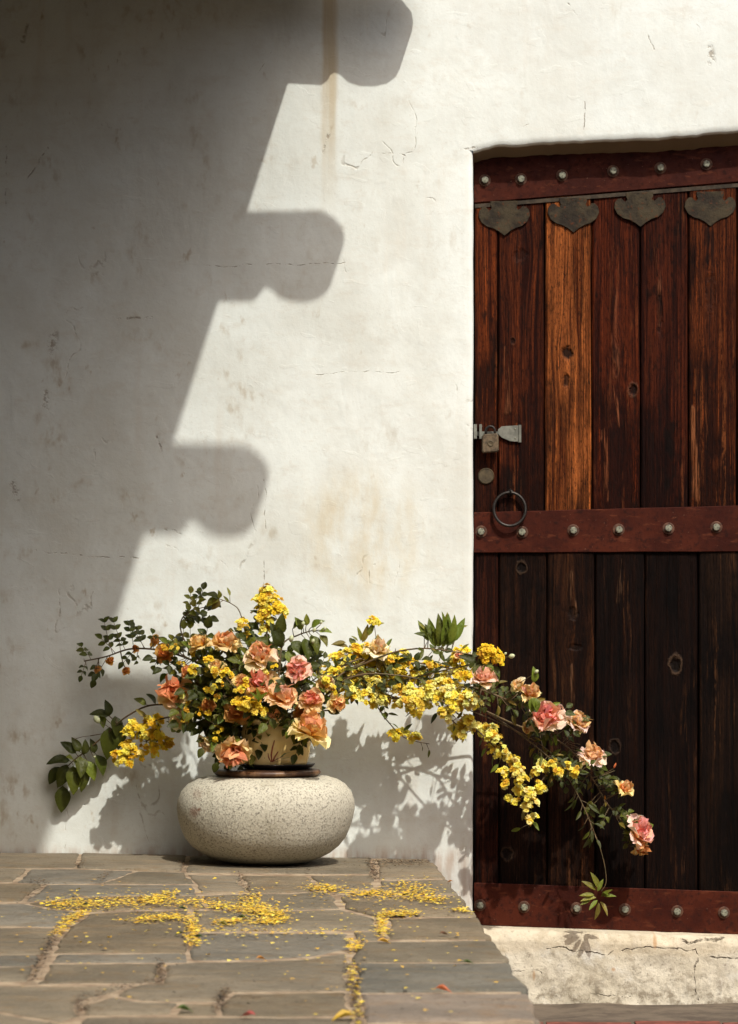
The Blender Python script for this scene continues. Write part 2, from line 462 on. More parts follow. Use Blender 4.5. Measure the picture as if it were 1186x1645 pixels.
M['strip'] = simple('dull_metal_strip', (0.052, 0.035, 0.018), 0.8, 0.0, 0.6, 40, 0.4)
M['galv'] = simple('galvanised_hasp', (0.19, 0.19, 0.155), 0.65, 0.15, 0.35, 55, 0.3)
M['brass'] = simple('tarnished_brass', (0.085, 0.06, 0.027), 0.6, 0.2, 0.5, 60, 0.3)
M['rustlock'] = simple('rusty_padlock_brass', (0.15, 0.105, 0.058), 0.6, 0.3, 0.6, 70, 0.4)
M['iron'] = simple('dark_iron', (0.035, 0.03, 0.026), 0.4, 0.7, 0.4, 60, 0.3)
M['black'] = simple('dark_gap_board', (0.008, 0.005, 0.004), 0.9)
M['lacquer'] = simple('worn_lacquer', (0.065, 0.028, 0.012), 0.35, 0, 0.7, 18, 0.2, col2=(0.018, 0.009, 0.006))
M['lacquer_edge'] = simple('rubbed_lacquer_edge', (0.20, 0.105, 0.045), 0.4, 0, 0.7, 26, 0.2, col2=(0.07, 0.03, 0.014))
M['saucer'] = simple('black_saucer', (0.012, 0.009, 0.008), 0.4)
M['timber'] = simple('dark_roof_timber', (0.040, 0.026, 0.015), 0.8, 0, 0.5, 8, 0.3)

def make_stone():
    N = NT('grey_flagstone')
    g = N.node('ShaderNodeNewGeometry').outputs['Position']
    rnd = N.info('Random')
    oc = N.info('Color')
    shift = N.node('ShaderNodeCombineXYZ', [N.m('MULTIPLY', rnd, 20), N.m('MULTIPLY', rnd, 7), 0.0]).outputs[0]
    c = N.v('ADD', g, shift)
    n1 = N.noise(c, 4.5, 6, 0.6); n2 = N.noise(c, 38, 6, 0.65); n3 = N.noise(N.v('MULTIPLY', c, (1.2, 5, 1)), 5, 5, 0.6)
    n4 = N.noise(c, 190, 3, 0.6)
    col = N.mix(N.step(n1, 0.35, 0.65), oc, N.mix(1.0, oc, (0.68, 0.70, 0.72), 'MULTIPLY'))
    col = N.mix(N.step(n3, 0.52, 0.70, 0, 0.5), col, N.mix(1.0, oc, (1.12, 0.92, 0.68), 'MULTIPLY'))
    col = N.mix(N.step(n2, 0.50, 0.70, 0, 0.5), col, N.mix(1.0, oc, (0.55, 0.53, 0.50), 'MULTIPLY'))
    col = N.mix(N.step(n4, 0.60, 0.72, 0, 0.55), col, N.mix(1.0, oc, (1.55, 1.5, 1.35), 'MULTIPLY'))
    col = N.mix(N.step(n4, 0.40, 0.30, 0, 0.55), col, N.mix(1.0, oc, (0.45, 0.42, 0.38), 'MULTIPLY'))
    col = N.mix(N.step(N.noise(c, 11, 7, 0.7), 0.52, 0.70, 0, 0.6), col, N.mix(1.0, oc, (0.80, 0.62, 0.42), 'MULTIPLY'))
    col = N.mix(N.step(N.noise(c, 75, 3, 0.6), 0.62, 0.70, 0, 0.6), col, N.mix(1.0, oc, (0.40, 0.33, 0.25), 'MULTIPLY'))
    h = N.m('ADD', N.m('MULTIPLY', n2, 0.6), N.m('ADD', N.m('MULTIPLY', n3, 1.2), N.m('MULTIPLY', n4, 0.25)))
    return N.done(col, 0.82, N.bump(N.m('ADD', h, N.noise(c, 16, 5, 0.6)), 0.9, 0.010), spec=0.2)
M['stone'] = make_stone()
M['mortar'] = simple('sandy_mortar', (0.40, 0.31, 0.205), 0.9, 0, 0.45, 22, 0.5, 0.003, col2=(0.22, 0.15, 0.09))
M['earth'] = simple('ground_gravel', (0.13, 0.10, 0.07), 0.95, 0, 0.5, 14, 0.6, 0.01, col2=(0.07, 0.052, 0.036))
M['plaza'] = simple('darkened_court_ground', (0.085, 0.075, 0.055), 0.95, 0, 0.3, 4, 0.4, 0.01)  # court ground, darkened to cut the light it bounces onto the wall
M['brick'] = simple('red_paving_brick', (0.22, 0.055, 0.035), 0.85, 0, 0.45, 30, 0.5, 0.003)

def make_sill():
    N = NT('cracked_concrete')
    c = N.node('ShaderNodeNewGeometry').outputs['Position']
    x, y, z = xyz(N, c)
    n1 = N.noise(c, 6, 7, 0.65); n2 = N.noise(c, 30, 6, 0.65); n3 = N.noise(N.v('MULTIPLY', c, (6, 1, 1)), 4, 5, 0.6)
    col = N.mix(N.step(n1, 0.35, 0.65), (0.66, 0.61, 0.49), (0.56, 0.505, 0.385))
    col = N.mix(N.step(n2, 0.50, 0.68, 0, 0.6), col, (0.34, 0.29, 0.21))
    col = N.mix(N.step(n3, 0.55, 0.72, 0, 0.55), col, (0.66, 0.63, 0.55))
    col = N.mix(N.step(N.noise(c, 15, 8, 0.72), 0.48, 0.66, 0, 0.38), col, (0.38, 0.33, 0.25))
    col = N.mix(N.step(N.noise(c, 110, 4, 0.65), 0.56, 0.68, 0, 0.6), col, (0.20, 0.17, 0.13))
    col = N.mix(N.step(N.noise(N.v('ADD', c, (4, 0, 1)), 9, 7, 0.7), 0.54, 0.66, 0, 0.7), col, (0.70, 0.68, 0.60))
    zz = N.m('ADD', z, N.m('MULTIPLY', N.m('SUBTRACT', N.noise(c, 5, 4), 0.5), 0.06))
    top = N.step(zz, P(0, 1536).z, P(0, 1526).z)
    col = N.mix(N.m('MULTIPLY', top, 0.4), col, (0.50, 0.41, 0.27))
    wv = N.v('SCALE', N.v('SUBTRACT', N.node('ShaderNodeTexNoise', {'Vector': c, 'Scale': 18.0, 'Detail': 4.0}).outputs['Color'], (.5, .5, .5)), scale=0.045)
    fp = N.v('MULTIPLY', N.v('ADD', c, wv), (1, 0, 1))
    segs = [((880, 1525), (960, 1530), .0018), ((960, 1530), (1060, 1522), .0016), ((1095, 1514), (1160, 1508), .0045), ((1117, 1525), (1121, 1612), .0016),
            ((1140, 1540), (1186, 1536), .0022), ((1060, 1522), (1117, 1526), .0014), ((950, 1595), (1010, 1598), .0012), ((820, 1560), (870, 1562), .0010)]
    ms = seg_marks(N, fp, [(w2(*a), w2(*b), w * .6) for a, b, w in segs], 2.0, 0.5)
    ms = N.m('MULTIPLY', ms, N.step(N.noise(c, 46, 4, 0.65), 0.40, 0.60))
    col = N.mix(N.m('MULTIPLY', ms, 0.85), col, (0.07, 0.05, 0.03))
    for px, py, rx, rz in ((1052, 1512, 4, 14), (858, 1567, 3, 10), (985, 1557, 4, 4)):
        p = w2(px, py)
        e = N.m('ADD', N.m('POWER', N.m('DIVIDE', N.m('SUBTRACT', x, p[0]), rx / 620.0), 2.0), N.m('POWER', N.m('DIVIDE', N.m('SUBTRACT', z, p[2]), rz / 620.0), 2.0))
        col = N.mix(N.step(N.m('ADD', e, N.m('MULTIPLY', n2, 1.2)), 1.8, 0.4, 0, 0.7), col, (0.42, 0.22, 0.08))
    gr = N.m('MULTIPLY', N.step(z, -0.28, -0.375), N.step(n2, 0.40, 0.62))
    col = N.mix(N.m('MULTIPLY', gr, 0.6), col, (0.14, 0.11, 0.07))
    h = N.m('SUBTRACT', N.m('ADD', N.m('MULTIPLY', n2, 0.7), N.m('MULTIPLY', n1, 1.6)), N.m('MULTIPLY', ms, 0.9))
    return N.done(col, 0.9, N.bump(h, 0.8, 0.008), spec=0.2)
M['sill'] = make_sill()

def make_granite():
    N = NT('speckled_granite')
    c = N.coord('Object')
    n1 = N.noise(c, 200, 3, 0.6); n2 = N.noise(c, 130, 4, 0.7); n3 = N.noise(c, 3.5, 4); n4 = N.vor(c, 150)
    col = N.mix(N.step(n3, 0.35, 0.65), (0.56, 0.53, 0.42), (0.48, 0.45, 0.36))
    col = N.mix(N.step(n1, 0.51, 0.61, 0, 0.8), col, (0.26, 0.24, 0.19))
    col = N.mix(N.step(n2, 0.58, 0.66, 0, 0.8), col, (0.11, 0.10, 0.085))
    col = N.mix(N.step(n4, 0.22, 0.08, 0, 0.6), col, (0.72, 0.68, 0.57))
    x, y, z = xyz(N, c)
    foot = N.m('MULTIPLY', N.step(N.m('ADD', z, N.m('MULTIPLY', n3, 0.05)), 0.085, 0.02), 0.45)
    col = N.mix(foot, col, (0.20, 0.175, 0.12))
    run = N.noise(N.v('MULTIPLY', c, (14, 14, 1.5)), 1.3, 5, 0.65)
    col = N.mix(N.step(run, 0.54, 0.70, 0, 0.35), col, (0.33, 0.30, 0.21))
    for sx_, sz_, rad, st in ((-0.172, 0.134, 0.018, 0.65), (-0.158, 0.142, 0.007, 0.8), (-0.165, 0.178, 0.02, 0.3)):
        d = N.m('SQRT', N.m('ADD', N.m('POWER', N.m('SUBTRACT', x, sx_), 2.0), N.m('POWER', N.m('SUBTRACT', z, sz_), 2.0)))
        d = N.m('ADD', d, N.m('MULTIPLY', N.m('SUBTRACT', n2, 0.5), 0.02))
        col = N.mix(N.step(d, rad, rad * 0.2, 0, st), col, (0.20, 0.09, 0.05))
    h = N.m('ADD', n1, N.m('ADD', N.m('MULTIPLY', n2, 1.0), n4))
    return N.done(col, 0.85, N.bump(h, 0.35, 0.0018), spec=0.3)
M['granite'] = make_granite()

def make_glaze():
    N = NT('cream_glaze')
    c = N.coord('Object')
    n1 = N.noise(c, 14, 5); n2 = N.noise(c, 80, 3)
    col = N.mix(N.step(n1, 0.4, 0.65), (0.80, 0.62, 0.29), (0.72, 0.52, 0.19))
    col = N.mix(N.step(n2, 0.70, 0.74, 0, 0.8), col, (0.16, 0.08, 0.03))
    m = N.done(col, 0.18, N.bump(n1, 0.08, 0.003))
    N.set(N.bsdf.inputs['Coat Weight'], 0.4)
    return m
M['glaze'] = make_glaze()
M['brush_red'] = simple('iron_red_brushwork', (0.30, 0.06, 0.02), 0.3, 0, 0.4, 60, 0.0)
M['brush_green'] = simple('green_brushwork', (0.16, 0.22, 0.07), 0.3, 0, 0.4, 60, 0.0)

def plant_mat(name, grad=None, trans=0.3, rough=0.45, var=0.35, spec=0.35):
    """colour comes from the object; grad = colour factors at the petal's foot (local y 0) and rim (local y 1)"""
    N = NT(name)
    oc = N.info('Color')
    c = N.coord('Object')
    n = N.noise(c, 5, 4, 0.6)
    col = N.mix(N.step(n, 0.35, 0.65, 0, var), oc, N.mix(1.0, oc, (0.55, 0.6, 0.5), 'MULTIPLY'))
    if grad:
        y = xyz(N, c)[1]
        f = N.m('ADD', N.step(y, 0.15, 0.95), N.m('MULTIPLY', N.m('SUBTRACT', N.noise(c, 2.5, 3), 0.5), 0.7))
        col = N.mix(N.step(f, 0.1, 0.9), N.mix(1.0, oc, grad[0], 'MULTIPLY'), N.mix(1.0, oc, grad[1], 'MULTIPLY'))
    b = N.bsdf
    N.done(col, rough, N.bump(n, 0.25, 0.02), spec=spec)
    tr = N.node('ShaderNodeBsdfTranslucent', {'Color': N.mix(1.0, col, (1.15, 1.2, 0.8), 'MULTIPLY')})
    mx = N.node('ShaderNodeMixShader', [trans, b.outputs[0], tr.outputs[0]])
    N.t.links.new(mx.outputs[0], N.out.inputs['Surface'])
    return N.mat
M['leaf'] = plant_mat('green_leaf', trans=0.22)
M['petal'] = plant_mat('rose_petal', grad=((1.02, 0.95, 0.62), (1.02, 1.06, 1.2)), trans=0.3, rough=0.7, var=0.15, spec=0.1)
M['yellow'] = plant_mat('yellow_floret', trans=0.22, rough=0.6, var=0.15, spec=0.2)
M['stem'] = simple('green_brown_stem', (0.14, 0.085, 0.035), 0.6, 0, 0.4, 40, 0.2, col2=(0.075, 0.06, 0.022))
M['bud'] = simple('white_bud', (0.66, 0.66, 0.46), 0.6, 0, 0.15, 20, 0.1, col2=(0.30, 0.36, 0.14))
M['litter'] = simple('dry_brown_litter', (0.10, 0.05, 0.025), 0.9, 0, 0.6, 30, 0.3)
M['fallen'] = None

# ---------------------------------------------------------------- the ground
def sheet(name, x0, x1, y0, y1, z, mat, nx=1, ny=1, amp=0.0):
    vs_, fs = [], []
    for j in range(ny + 1):
        for i in range(nx + 1):
            x = x0 + (x1-x0)*i/nx; y = y0 + (y1-y0)*j/ny
            vs_.append((x, y, z + (noise.noise(Vector((x*9, y*9, 2.2)))*amp if amp else 0)))
    for j in range(ny):
        for i in range(nx):
            a = j*(nx+1)+i
            fs.append((a, a+1, a+nx+2, a+nx+1))
    return mesh_obj(name, vs_, fs, mat)
GZ = -0.385
tag(sheet('ground', -80, 80, -90, 12, GZ - 0.012, M['plaza']), kind='structure')
tag(sheet('gutter_strip', 0.1, 6.0, -0.40, 0.0, GZ, M['earth'], 90, 8, 0.006), kind='structure')
brick_bed = tag(sheet('brick_path', 0.1, 6.0, -2.4, -0.41, GZ - 0.008, M['earth']), kind='structure')
bmb = MB(); bmb.box((-.103, -.0505, -.03), (.103, .0505, 0.012))
bme = bmb.build('brick', M['brick']); bm_data = bme.data
bpy.data.objects.remove(bme)
rng = random.Random(4)
for r in range(9):
    for k in range(9):
        o = link('brick', bm_data, brick_bed)
        o.location = (0.32 + k*0.215 + (r % 2)*0.107, -0.462 - r*0.11, GZ + rng.uniform(-.002, .002))
        o.rotation_euler = (rng.uniform(-.012, .012), rng.uniform(-.01, .01), rng.uniform(-.015, .015))

# ---------------------------------------------------------------- the stone platform
edge_px = [(690, 1378), (712, 1400), (736, 1434), (765, 1467), (784, 1497), (797, 1518), (821, 1546), (849, 1592), (871, 1639), (908, 1720)]
edge = [F(*p) for p in edge_px]
edge[0].y = -0.004
YF = -6.3
edge.append(Vector((edge[-1].x + .06, YF, floor_z(edge[-1].x))))
XL = -3.2
pv, pf = [], []
ZB = GZ - 0.03
for e in edge:
    q = Vector((e.x - 0.012, e.y, 0))
    pv += [(XL, q.y, floor_z(XL) - 0.0035), (q.x, q.y, floor_z(q.x) - 0.0035), (q.x, q.y, ZB)]
for i in range(len(edge) - 1):
    a, b = i*3, (i+1)*3
    pf += [(a, b, b+1, a+1), (a+1, b+1, b+2, a+2)]
platform = tag(mesh_obj('stone_platform', pv, pf, M['mortar']), kind='structure')

stones = [
 [(-160,1370),(128,1370),(120,1392),(60,1393),(-160,1393)], [(132,1370),(300,1374),(288,1399),(230,1397),(185,1395),(124,1393)],
 [(-160,1396),(42,1396),(22,1415),(-160,1416)], [(49,1396),(120,1396),(214,1399),(160,1417),(70,1418),(28,1416)], [(221,1400),(297,1402),(312,1418),(166,1418)],
 [(-160,1420),(66,1420),(33,1446),(-160,1447)], [(75,1421),(310,1421),(318,1436),(190,1436),(120,1439),(42,1447)],
 [(120,1442),(190,1439),(322,1438),(332,1457),(205,1460),(150,1462),(80,1456),(46,1450)],
 [(-160,1451),(40,1450),(75,1458),(137,1464),(98,1487),(-160,1483)], [(-160,1487),(94,1490),(74,1531),(-160,1533)],
 [(145,1466),(200,1463),(302,1461),(304,1494),(299,1528),(86,1529),(110,1490)], [(90,1533),(300,1531),(302,1543),(82,1544)],
 [(-160,1537),(62,1535),(58,1549),(-160,1552)], [(-160,1556),(53,1553),(45,1574),(-160,1577)],
 [(78,1548),(255,1547),(252,1576),(210,1577),(60,1578)],
 [(-160,1581),(205,1581),(170,1594),(128,1604),(120,1618),(128,1630),(98,1639),(0,1623),(-160,1612)],
 [(266,1548),(310,1544),(420,1543),(500,1539),(556,1530),(556,1589),(374,1591),(348,1606),(230,1605),(188,1597),(215,1583),(262,1580)],
 [(178,1602),(228,1609),(286,1610),(274,1626),(136,1628),(131,1614)], [(294,1611),(346,1611),(350,1628),(284,1628)],
 [(376,1595),(556,1593),(567,1628),(450,1631),(356,1629),(354,1610)],
 [(138,1632),(350,1632),(570,1633),(578,1720),(60,1720)], [(-160,1617),(0,1628),(98,1644),(52,1720),(-160,1720)],
 [(304,1375),(598,1377),(596,1402),(490,1402),(300,1400)], [(302,1404),(382,1405),(394,1433),(324,1434),(315,1418)],
 [(389,1406),(491,1406),(518,1428),(470,1432),(402,1433)], [(499,1406),(598,1405),(602,1424),(542,1434),(525,1427)],
 [(326,1439),(400,1436),(470,1436),(515,1432),(538,1440),(546,1457),(470,1460),(336,1458)],
 [(547,1440),(620,1440),(741,1439),(765,1468),(765,1470),(604,1471),(554,1458)],
 [(606,1380),(688,1380),(708,1399),(716,1409),(609,1411)], [(611,1415),(719,1413),(736,1435),(551,1437),(608,1427)],
 [(310,1463),(470,1463),(550,1461),(602,1474),(606,1492),(450,1494),(313,1494)], [(622,1475),(768,1473),(790,1507),(625,1507)],
 [(316,1498),(450,1498),(560,1499),(562,1522),(500,1534),(420,1539),(310,1540),(305,1530)], [(568,1497),(612,1496),(608,1509),(571,1509)],
 [(576,1513),(793,1512),(817,1543),(568,1544)], [(572,1548),(820,1548),(846,1590),(574,1592)],
 [(578,1596),(849,1595),(868,1637),(588,1640)], [(592,1645),(872,1643),(906,1720),(594,1720)]]
rng = random.Random(8)
palette = [(0.212, 0.178, 0.124), (0.232, 0.19, 0.13), (0.205, 0.183, 0.142), (0.24, 0.20, 0.14), (0.212, 0.17, 0.112)]
def lay_stone(poly, colr, dz=0.0):
    """poly: ground points, any winding; worn edges, slightly uneven top"""
    pts = []
    n = len(poly)
    for i in range(n):
        a, b = poly[i], poly[(i+1) % n]
        L = (b - a).length
        k = max(1, min(16, int(L / 0.04)))
        for j in range(k):
            q = a.lerp(b, j / k)
            if j:
                d = (b - a).normalized()
                nrm = Vector((-d.y, d.x, 0))
                q = q + nrm * (noise.noise(q * 7) * 0.010 + rng.uniform(-.003, .003))
            pts.append(q)
    area = sum(pts[i].x*pts[(i+1) % len(pts)].y - pts[(i+1) % len(pts)].x*pts[i].y for i in range(len(pts)))
    if area < 0: pts.reverse()
    n = len(pts)
    c = sum(pts, Vector()) / n
    tilt = Vector((rng.uniform(-.003, .003), rng.uniform(-.003, .003)))
    def top(q): return floor_z(q.x) + dz + (q.x-c.x)*tilt.x + (q.y-c.y)*tilt.y
    vs_ = []
    for s_, dzz in ((0.0, -0.05), (0.0, -0.006), (0.004, -0.0015), (0.014, 0.0)):
        for q in pts:
            v = Vector((q.x-c.x, q.y-c.y, 0)); L = v.length
            v = v * max(0.2, (L - s_) / L)
            vs_.append((v.x, v.y, top(q) + dzz - floor_z(c.x)))
    fs = []
    for i in range(3):
        for j in range(n):
            fs.append((i*n+j, i*n+(j+1) % n, (i+1)*n+(j+1) % n, (i+1)*n+j))
    fs.append(tuple(3*n + j for j in range(n)))
    o = mesh_obj('flagstone', vs_, fs, M['stone'], platform, True)
    o.location = (c.x, c.y, floor_z(c.x))
    o.data.set_sharp_from_angle(angle=R(50))
    o.color = (*colr, 1)
    return o
for i, s_ in enumerate(stones):
    colr = palette[rng.randrange(len(palette))]
    k = rng.uniform(0.85, 1.12)
    if i in (36, 37): colr = (0.26, 0.21, 0.16)
    if i == 35: colr = (0.18, 0.165, 0.13)
    lay_stone([F(*p) for p in s_], tuple(v*k for v in colr), rng.uniform(-.0015, .002))
# the same paving goes on outside the picture
y = -0.02
while y > YF + 0.3:
    d = rng.uniform(.26, .40)
    y1 = max(y - d, YF)
    dd = DIST + (y + y1)/2
    xr = (-160 - CX)/PPM*dd/DIST - 0.05
    x = xr if y > -3.6 else edge[-1].x
    while x > XL + 0.1:
        w = rng.uniform(.35, .6)
        a = max(x - w, XL)
        if y1 > -3.5 or y < -3.56:
            lay_stone([Vector((x-.015, y-.015, 0)), Vector((a+.015, y-.015, 0)), Vector((a+.015, y1+.015, 0)), Vector((x-.015, y1+.015, 0))], palette[rng.randrange(5)])
        x = a
    y = y1

# ---------------------------------------------------------------- the plaster wall with its door opening
XD = lambda z: P(760.5, 0).x + 0.0022*noise.noise(Vector((1.7, 0, z*3))) + 0.0012*noise.noise(Vector((9, 0, z*14)))
lin_px = [(690, 246), (760, 241), (775, 236), (800, 230.5), (840, 227.5), (900, 224.5), (960, 222), (1020, 220), (1080, 216), (1130, 212), (1186, 207), (1300, 198), (1440, 188)]
lin = [(P(a, b).x, P(a, b).z) for a, b in lin_px]
X_R = P(1430, 0).x
def LZ(x):
    if x <= lin[0][0]: z = lin[0][1]
    elif x >= lin[-1][0]: z = lin[-1][1]
    else:
        for (a, za), (b, zb) in zip(lin, lin[1:]):
            if a <= x <= b:
                z = za + (zb-za)*(x-a)/(b-a); break
    return z + 0.005*noise.noise(Vector((x*14, 3, 0))) + 0.0020*noise.noise(Vector((x*50, 7, 0)))
def wav(x, z):
    return 0.006*noise.noise(Vector((x*1.7, 0.3, z*1.4))) + 0.0028*noise.noise(Vector((x*6, 4.1, z*5))) + 0.0007*noise.noise(Vector((x*25, 2, z*22)))
wv_, wf_, cache = [], [], {}
def V(x, y, z):
    k = (round(x, 5), round(y, 5), round(z, 5))
    if k not in cache:
        cache[k] = len(wv_); wv_.append((x, y, z))
    return cache[k]
def grid(rows):
    for a, b in zip(rows, rows[1:]):
        for i in range(len(a) - 1):
            f = (a[i], a[i+1], b[i+1], b[i])
            if len(set(f)) == 4: wf_.append(f)
def fr(a, b, n): return [a + (b-a)*i/n for i in range(n+1)]
ZG, ZT, XW0, XW1 = GZ - 0.02, 4.2, -4.0, 4.5
RB = 0.014
ARC = [(-RB*(1-math.sin(t)), RB*(1-math.cos(t))) for t in (0, R(22), R(45), R(68), R(90))]   # (along the face, inwards)
# left of the door, and its rounded arris and jamb
zs = fr(ZG, LZ(P(760.5, 0).x), 150)
us = fr(0, 1, 24) ; us = [u**1.0 for u in us]
rows = []
for z in zs:
    xd = XD(z) if z > -0.3 else XD(-0.3)
    xs_ = [XW0 + (-1.0 - XW0)*u for u in fr(0, 1, 20)][:-1] + [-1.0 + (xd - RB + 1.0)*u for u in fr(0, 1, 90)]
    row = [V(x, wav(x, z), z) for x in xs_]
    for al, iw in ARC[1:]: row.append(V(xd + al, wav(xd-RB, z) + iw, z))
    for dpt in (0.05, 0.15): row.append(V(xd + 0.001, dpt, z))
    rows.append(row)
grid(rows)
# above it, with a sloped hand-finished soffit
rows_x = sorted(set([XW0 + (-1.0 - XW0)*u for u in fr(0, 1, 20)] + [-1.0 + (XD(zs[-1]) - RB + 1.0)*u for u in fr(0, 1, 90)] + [XD(zs[-1]) + (X_R - XD(zs[-1]))*u for u in fr(0, 1, 130)] + fr(X_R, XW1, 16)))
cols = []
zx = zs[-1]
for x in rows_x:
    inside = XD(zx) - RB*0.5 < x < X_R + 0.001
    l = LZ(x) if x > XD(zx) - RB*1.01 else zx
    if x <= XD(zx) - RB*0.9: l = zx
    col_ = []
    if inside:
        fr_ = (x - XD(zx)) / (X_R - XD(zx))
        for dpt, dr in ((0.16, 0.036 + .012*fr_), (0.076, 0.026 + .014*fr_), (0.03, 0.012 + 0.005*fr_ + 0.002*noise.noise(Vector((x*20, 1, 5))))): col_.append(V(x, dpt, l - dr))
        for al, iw in ARC[::-1][:-1]: col_.append(V(x, wav(x, l+RB) + iw, l - al*0.6 - RB*0.6 + (0.0 if iw < RB*.99 else -.001)))
    else:
        b = V(x, wav(x, l), l) if x <= XD(zx) else V(x, wav(x, l), l)
        col_ += [b]*7
    lo = l + (RB*0.0 if not inside else 0.0)
    for u in fr(0, 1, 70)[(0 if inside else 1):]:
        z = lo + (ZT - lo)*(u**1.25)
        col_.append(V(x, wav(x, z), z))
    cols.append(col_)
mn = min(len(c) for c in cols)
cols = [c[:mn] if len(c) == mn else c[:7] + c[-(mn-7):] for c in cols]
rows = [[c[i] for c in cols] for i in range(mn)]
grid(rows)
# right of the door (outside the picture)
rows = []
for z in fr(ZG, LZ(X_R), 20):
    row = [V(X_R, 0.13, z), V(X_R, RB, z)] + [V(x, wav(x, z), z) for x in fr(X_R + RB, XW1, 16)]
    rows.append(row)
grid(rows)
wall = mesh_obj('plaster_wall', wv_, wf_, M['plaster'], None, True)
tag(wall, 'white lime plaster wall with ochre stains, around the wooden door', 'wall')
wall.data.validate()

# concrete sill below the door
sv, sf = [], []
xs_ = fr(P(757, 0).x, X_R, 110)
prof = [(0.15, None, 0.0), (0.055, None, -.002), (0.012, None, -0.004), (0.003, None, -0.010), (0.0, None, -0.020)]
nz = 26
for x in xs_:
    px = x*PPM + CX
    zt = P(0, 1488 + (px - 760)*15/426 + 1.5).z
    for yy, _, dz in prof: sv.append((x, yy + 0.004*noise.noise(Vector((x*9, 0, 1))), zt + dz*(1 + 0.8*noise.noise(Vector((x*20, 5, 1))))))
    for j in range(1, nz + 1):
        z = zt - 0.02 + (ZG - zt + 0.02)*j/nz
        b = -0.004 + 0.007*noise.noise(Vector((x*5, 0, z*5))) + 0.004*noise.noise(Vector((x*19, 0, z*19)))
        sv.append((x, b, z))
K = len(prof) + nz
for i in range(len(xs_) - 1):
    for j in range(K - 1):
        sf.append((i*K+j, i*K+j+1, (i+1)*K+j+1, (i+1)*K+j))
sill = mesh_obj('door_sill', sv, sf, M['sill'], wall, True)
sill['label'] = 'cracked tan concrete sill under the door'

# ---------------------------------------------------------------- the door
door = empty('wooden_door', P(1090, 1490, YD))
tag(door, 'dark red-brown plank door with three rusty iron straps and a padlock', 'door')
DO = door.location.copy()
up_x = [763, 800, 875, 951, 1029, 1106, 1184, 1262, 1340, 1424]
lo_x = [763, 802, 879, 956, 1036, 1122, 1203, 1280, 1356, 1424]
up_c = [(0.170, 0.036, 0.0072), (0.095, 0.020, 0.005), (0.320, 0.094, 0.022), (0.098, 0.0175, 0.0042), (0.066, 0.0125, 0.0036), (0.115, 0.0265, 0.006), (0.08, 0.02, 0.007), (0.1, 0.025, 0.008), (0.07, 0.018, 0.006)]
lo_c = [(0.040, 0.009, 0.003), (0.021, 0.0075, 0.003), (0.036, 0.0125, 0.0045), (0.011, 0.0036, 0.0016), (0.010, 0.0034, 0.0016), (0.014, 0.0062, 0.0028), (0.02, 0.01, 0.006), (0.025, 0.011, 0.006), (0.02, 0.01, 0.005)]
rng = random.Random(21)
def plank(xa, xb, pya, pyb, colr):
    a, b = P(xa + 1.2, 0, YD).x, P(xb - 1.2, 0, YD).x
    z0, z1 = P(0, pyb, YD).z, P(0, pya, YD).z
    yo = rng.uniform(-.002, .002)
    ch = 0.0035
    vs_, fs = [], []
    nseg = 10
    ph = rng.uniform(0, 50)
    for i in range(nseg + 1):
        z = z0 + (z1 - z0)*i/nseg
        la = noise.noise(Vector((ph, z*4, 1)))*0.0012; lb = noise.noise(Vector((ph + 9, z*4, 1)))*0.0012
        cup = 0.001
        for x, yy in ((a+la, YD+.03), (a+la, YD+yo+ch), (a+la+ch, YD+yo), ((a+b)/2, YD+yo-cup), (b+lb-ch, YD+yo), (b+lb, YD+yo+ch), (b+lb, YD+.03)):
            vs_.append(Vector((x, yy, z)) - DO)
    n = 7
    for i in range(nseg):
        for j in range(n - 1):
            fs.append((i*n+j, i*n+j+1, (i+1)*n+j+1, (i+1)*n+j))
    o = mesh_obj('plank', vs_, fs, M['wood'], door)
    auto_smooth(o, 30)
    o.color = (*colr, 1)
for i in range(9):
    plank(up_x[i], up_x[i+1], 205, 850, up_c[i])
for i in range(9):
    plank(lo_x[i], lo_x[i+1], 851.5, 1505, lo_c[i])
mb = MB(); a, b = P(750, 1505, YD), P(1436, 200, YD)
mb.box((a.x, YD + .031, a.z), (b.x, YD + .05, b.z)); mb.build('back_board', M['black'], door)

def strap(pl, pr, bolts, seed):
    """pl/pr: (px, top, bottom) at both ends"""
    mb = MB()
    n = 24
    for i in range(n):
        for q, (f0, f1) in enumerate(((i/n, (i+1)/n),)):
            pass
    ring = []
    y0 = YD - 0.007
    for i in range(n + 1):
        f = i/n
        px = pl[0] + (pr[0]-pl[0])*f; t = pl[1] + (pr[1]-pl[1])*f; bt = pl[2] + (pr[2]-pl[2])*f
        w = 0.6*noise.noise(Vector((px*.02, seed, 0)))
        A, B = P(px, t + w, y0), P(px, bt + w, y0)
        dy = 0.0010*noise.noise(Vector((px*.015, seed, 4)))
        ring.append([Vector((A.x, YD, A.z)), Vector((A.x, y0+.0015+dy, A.z)), Vector((A.x, y0+dy, A.z-.0015)), Vector((B.x, y0+dy, B.z+.0015)), Vector((B.x, y0+.0015+dy, B.z)), Vector((B.x, YD, B.z))])
    vs_ = [v for r in ring for v in r]
    fs = [(i*6+j, i*6+j+1, (i+1)*6+j+1, (i+1)*6+j) for i in range(n) for j in range(5)]
    fs += [(0, 5, 4, 3, 2, 1), tuple(n*6+j for j in range(6))]
    mb.add(vs_, [f[::-1] for f in fs])
    o = mb.build('iron_strap', M['strap'], door, off=DO)
    auto_smooth(o, 30)
    for px, py in bolts:
        p = P(px, py, y0)
        q = link('bolt', bolt_me[rng.randrange(2)], o)
        q.location = p - DO
        q.rotation_euler = (rng.uniform(-.08, .08), rng.uniform(0, 6), rng.uniform(-.08, .08))
    return o
bolt_me = []
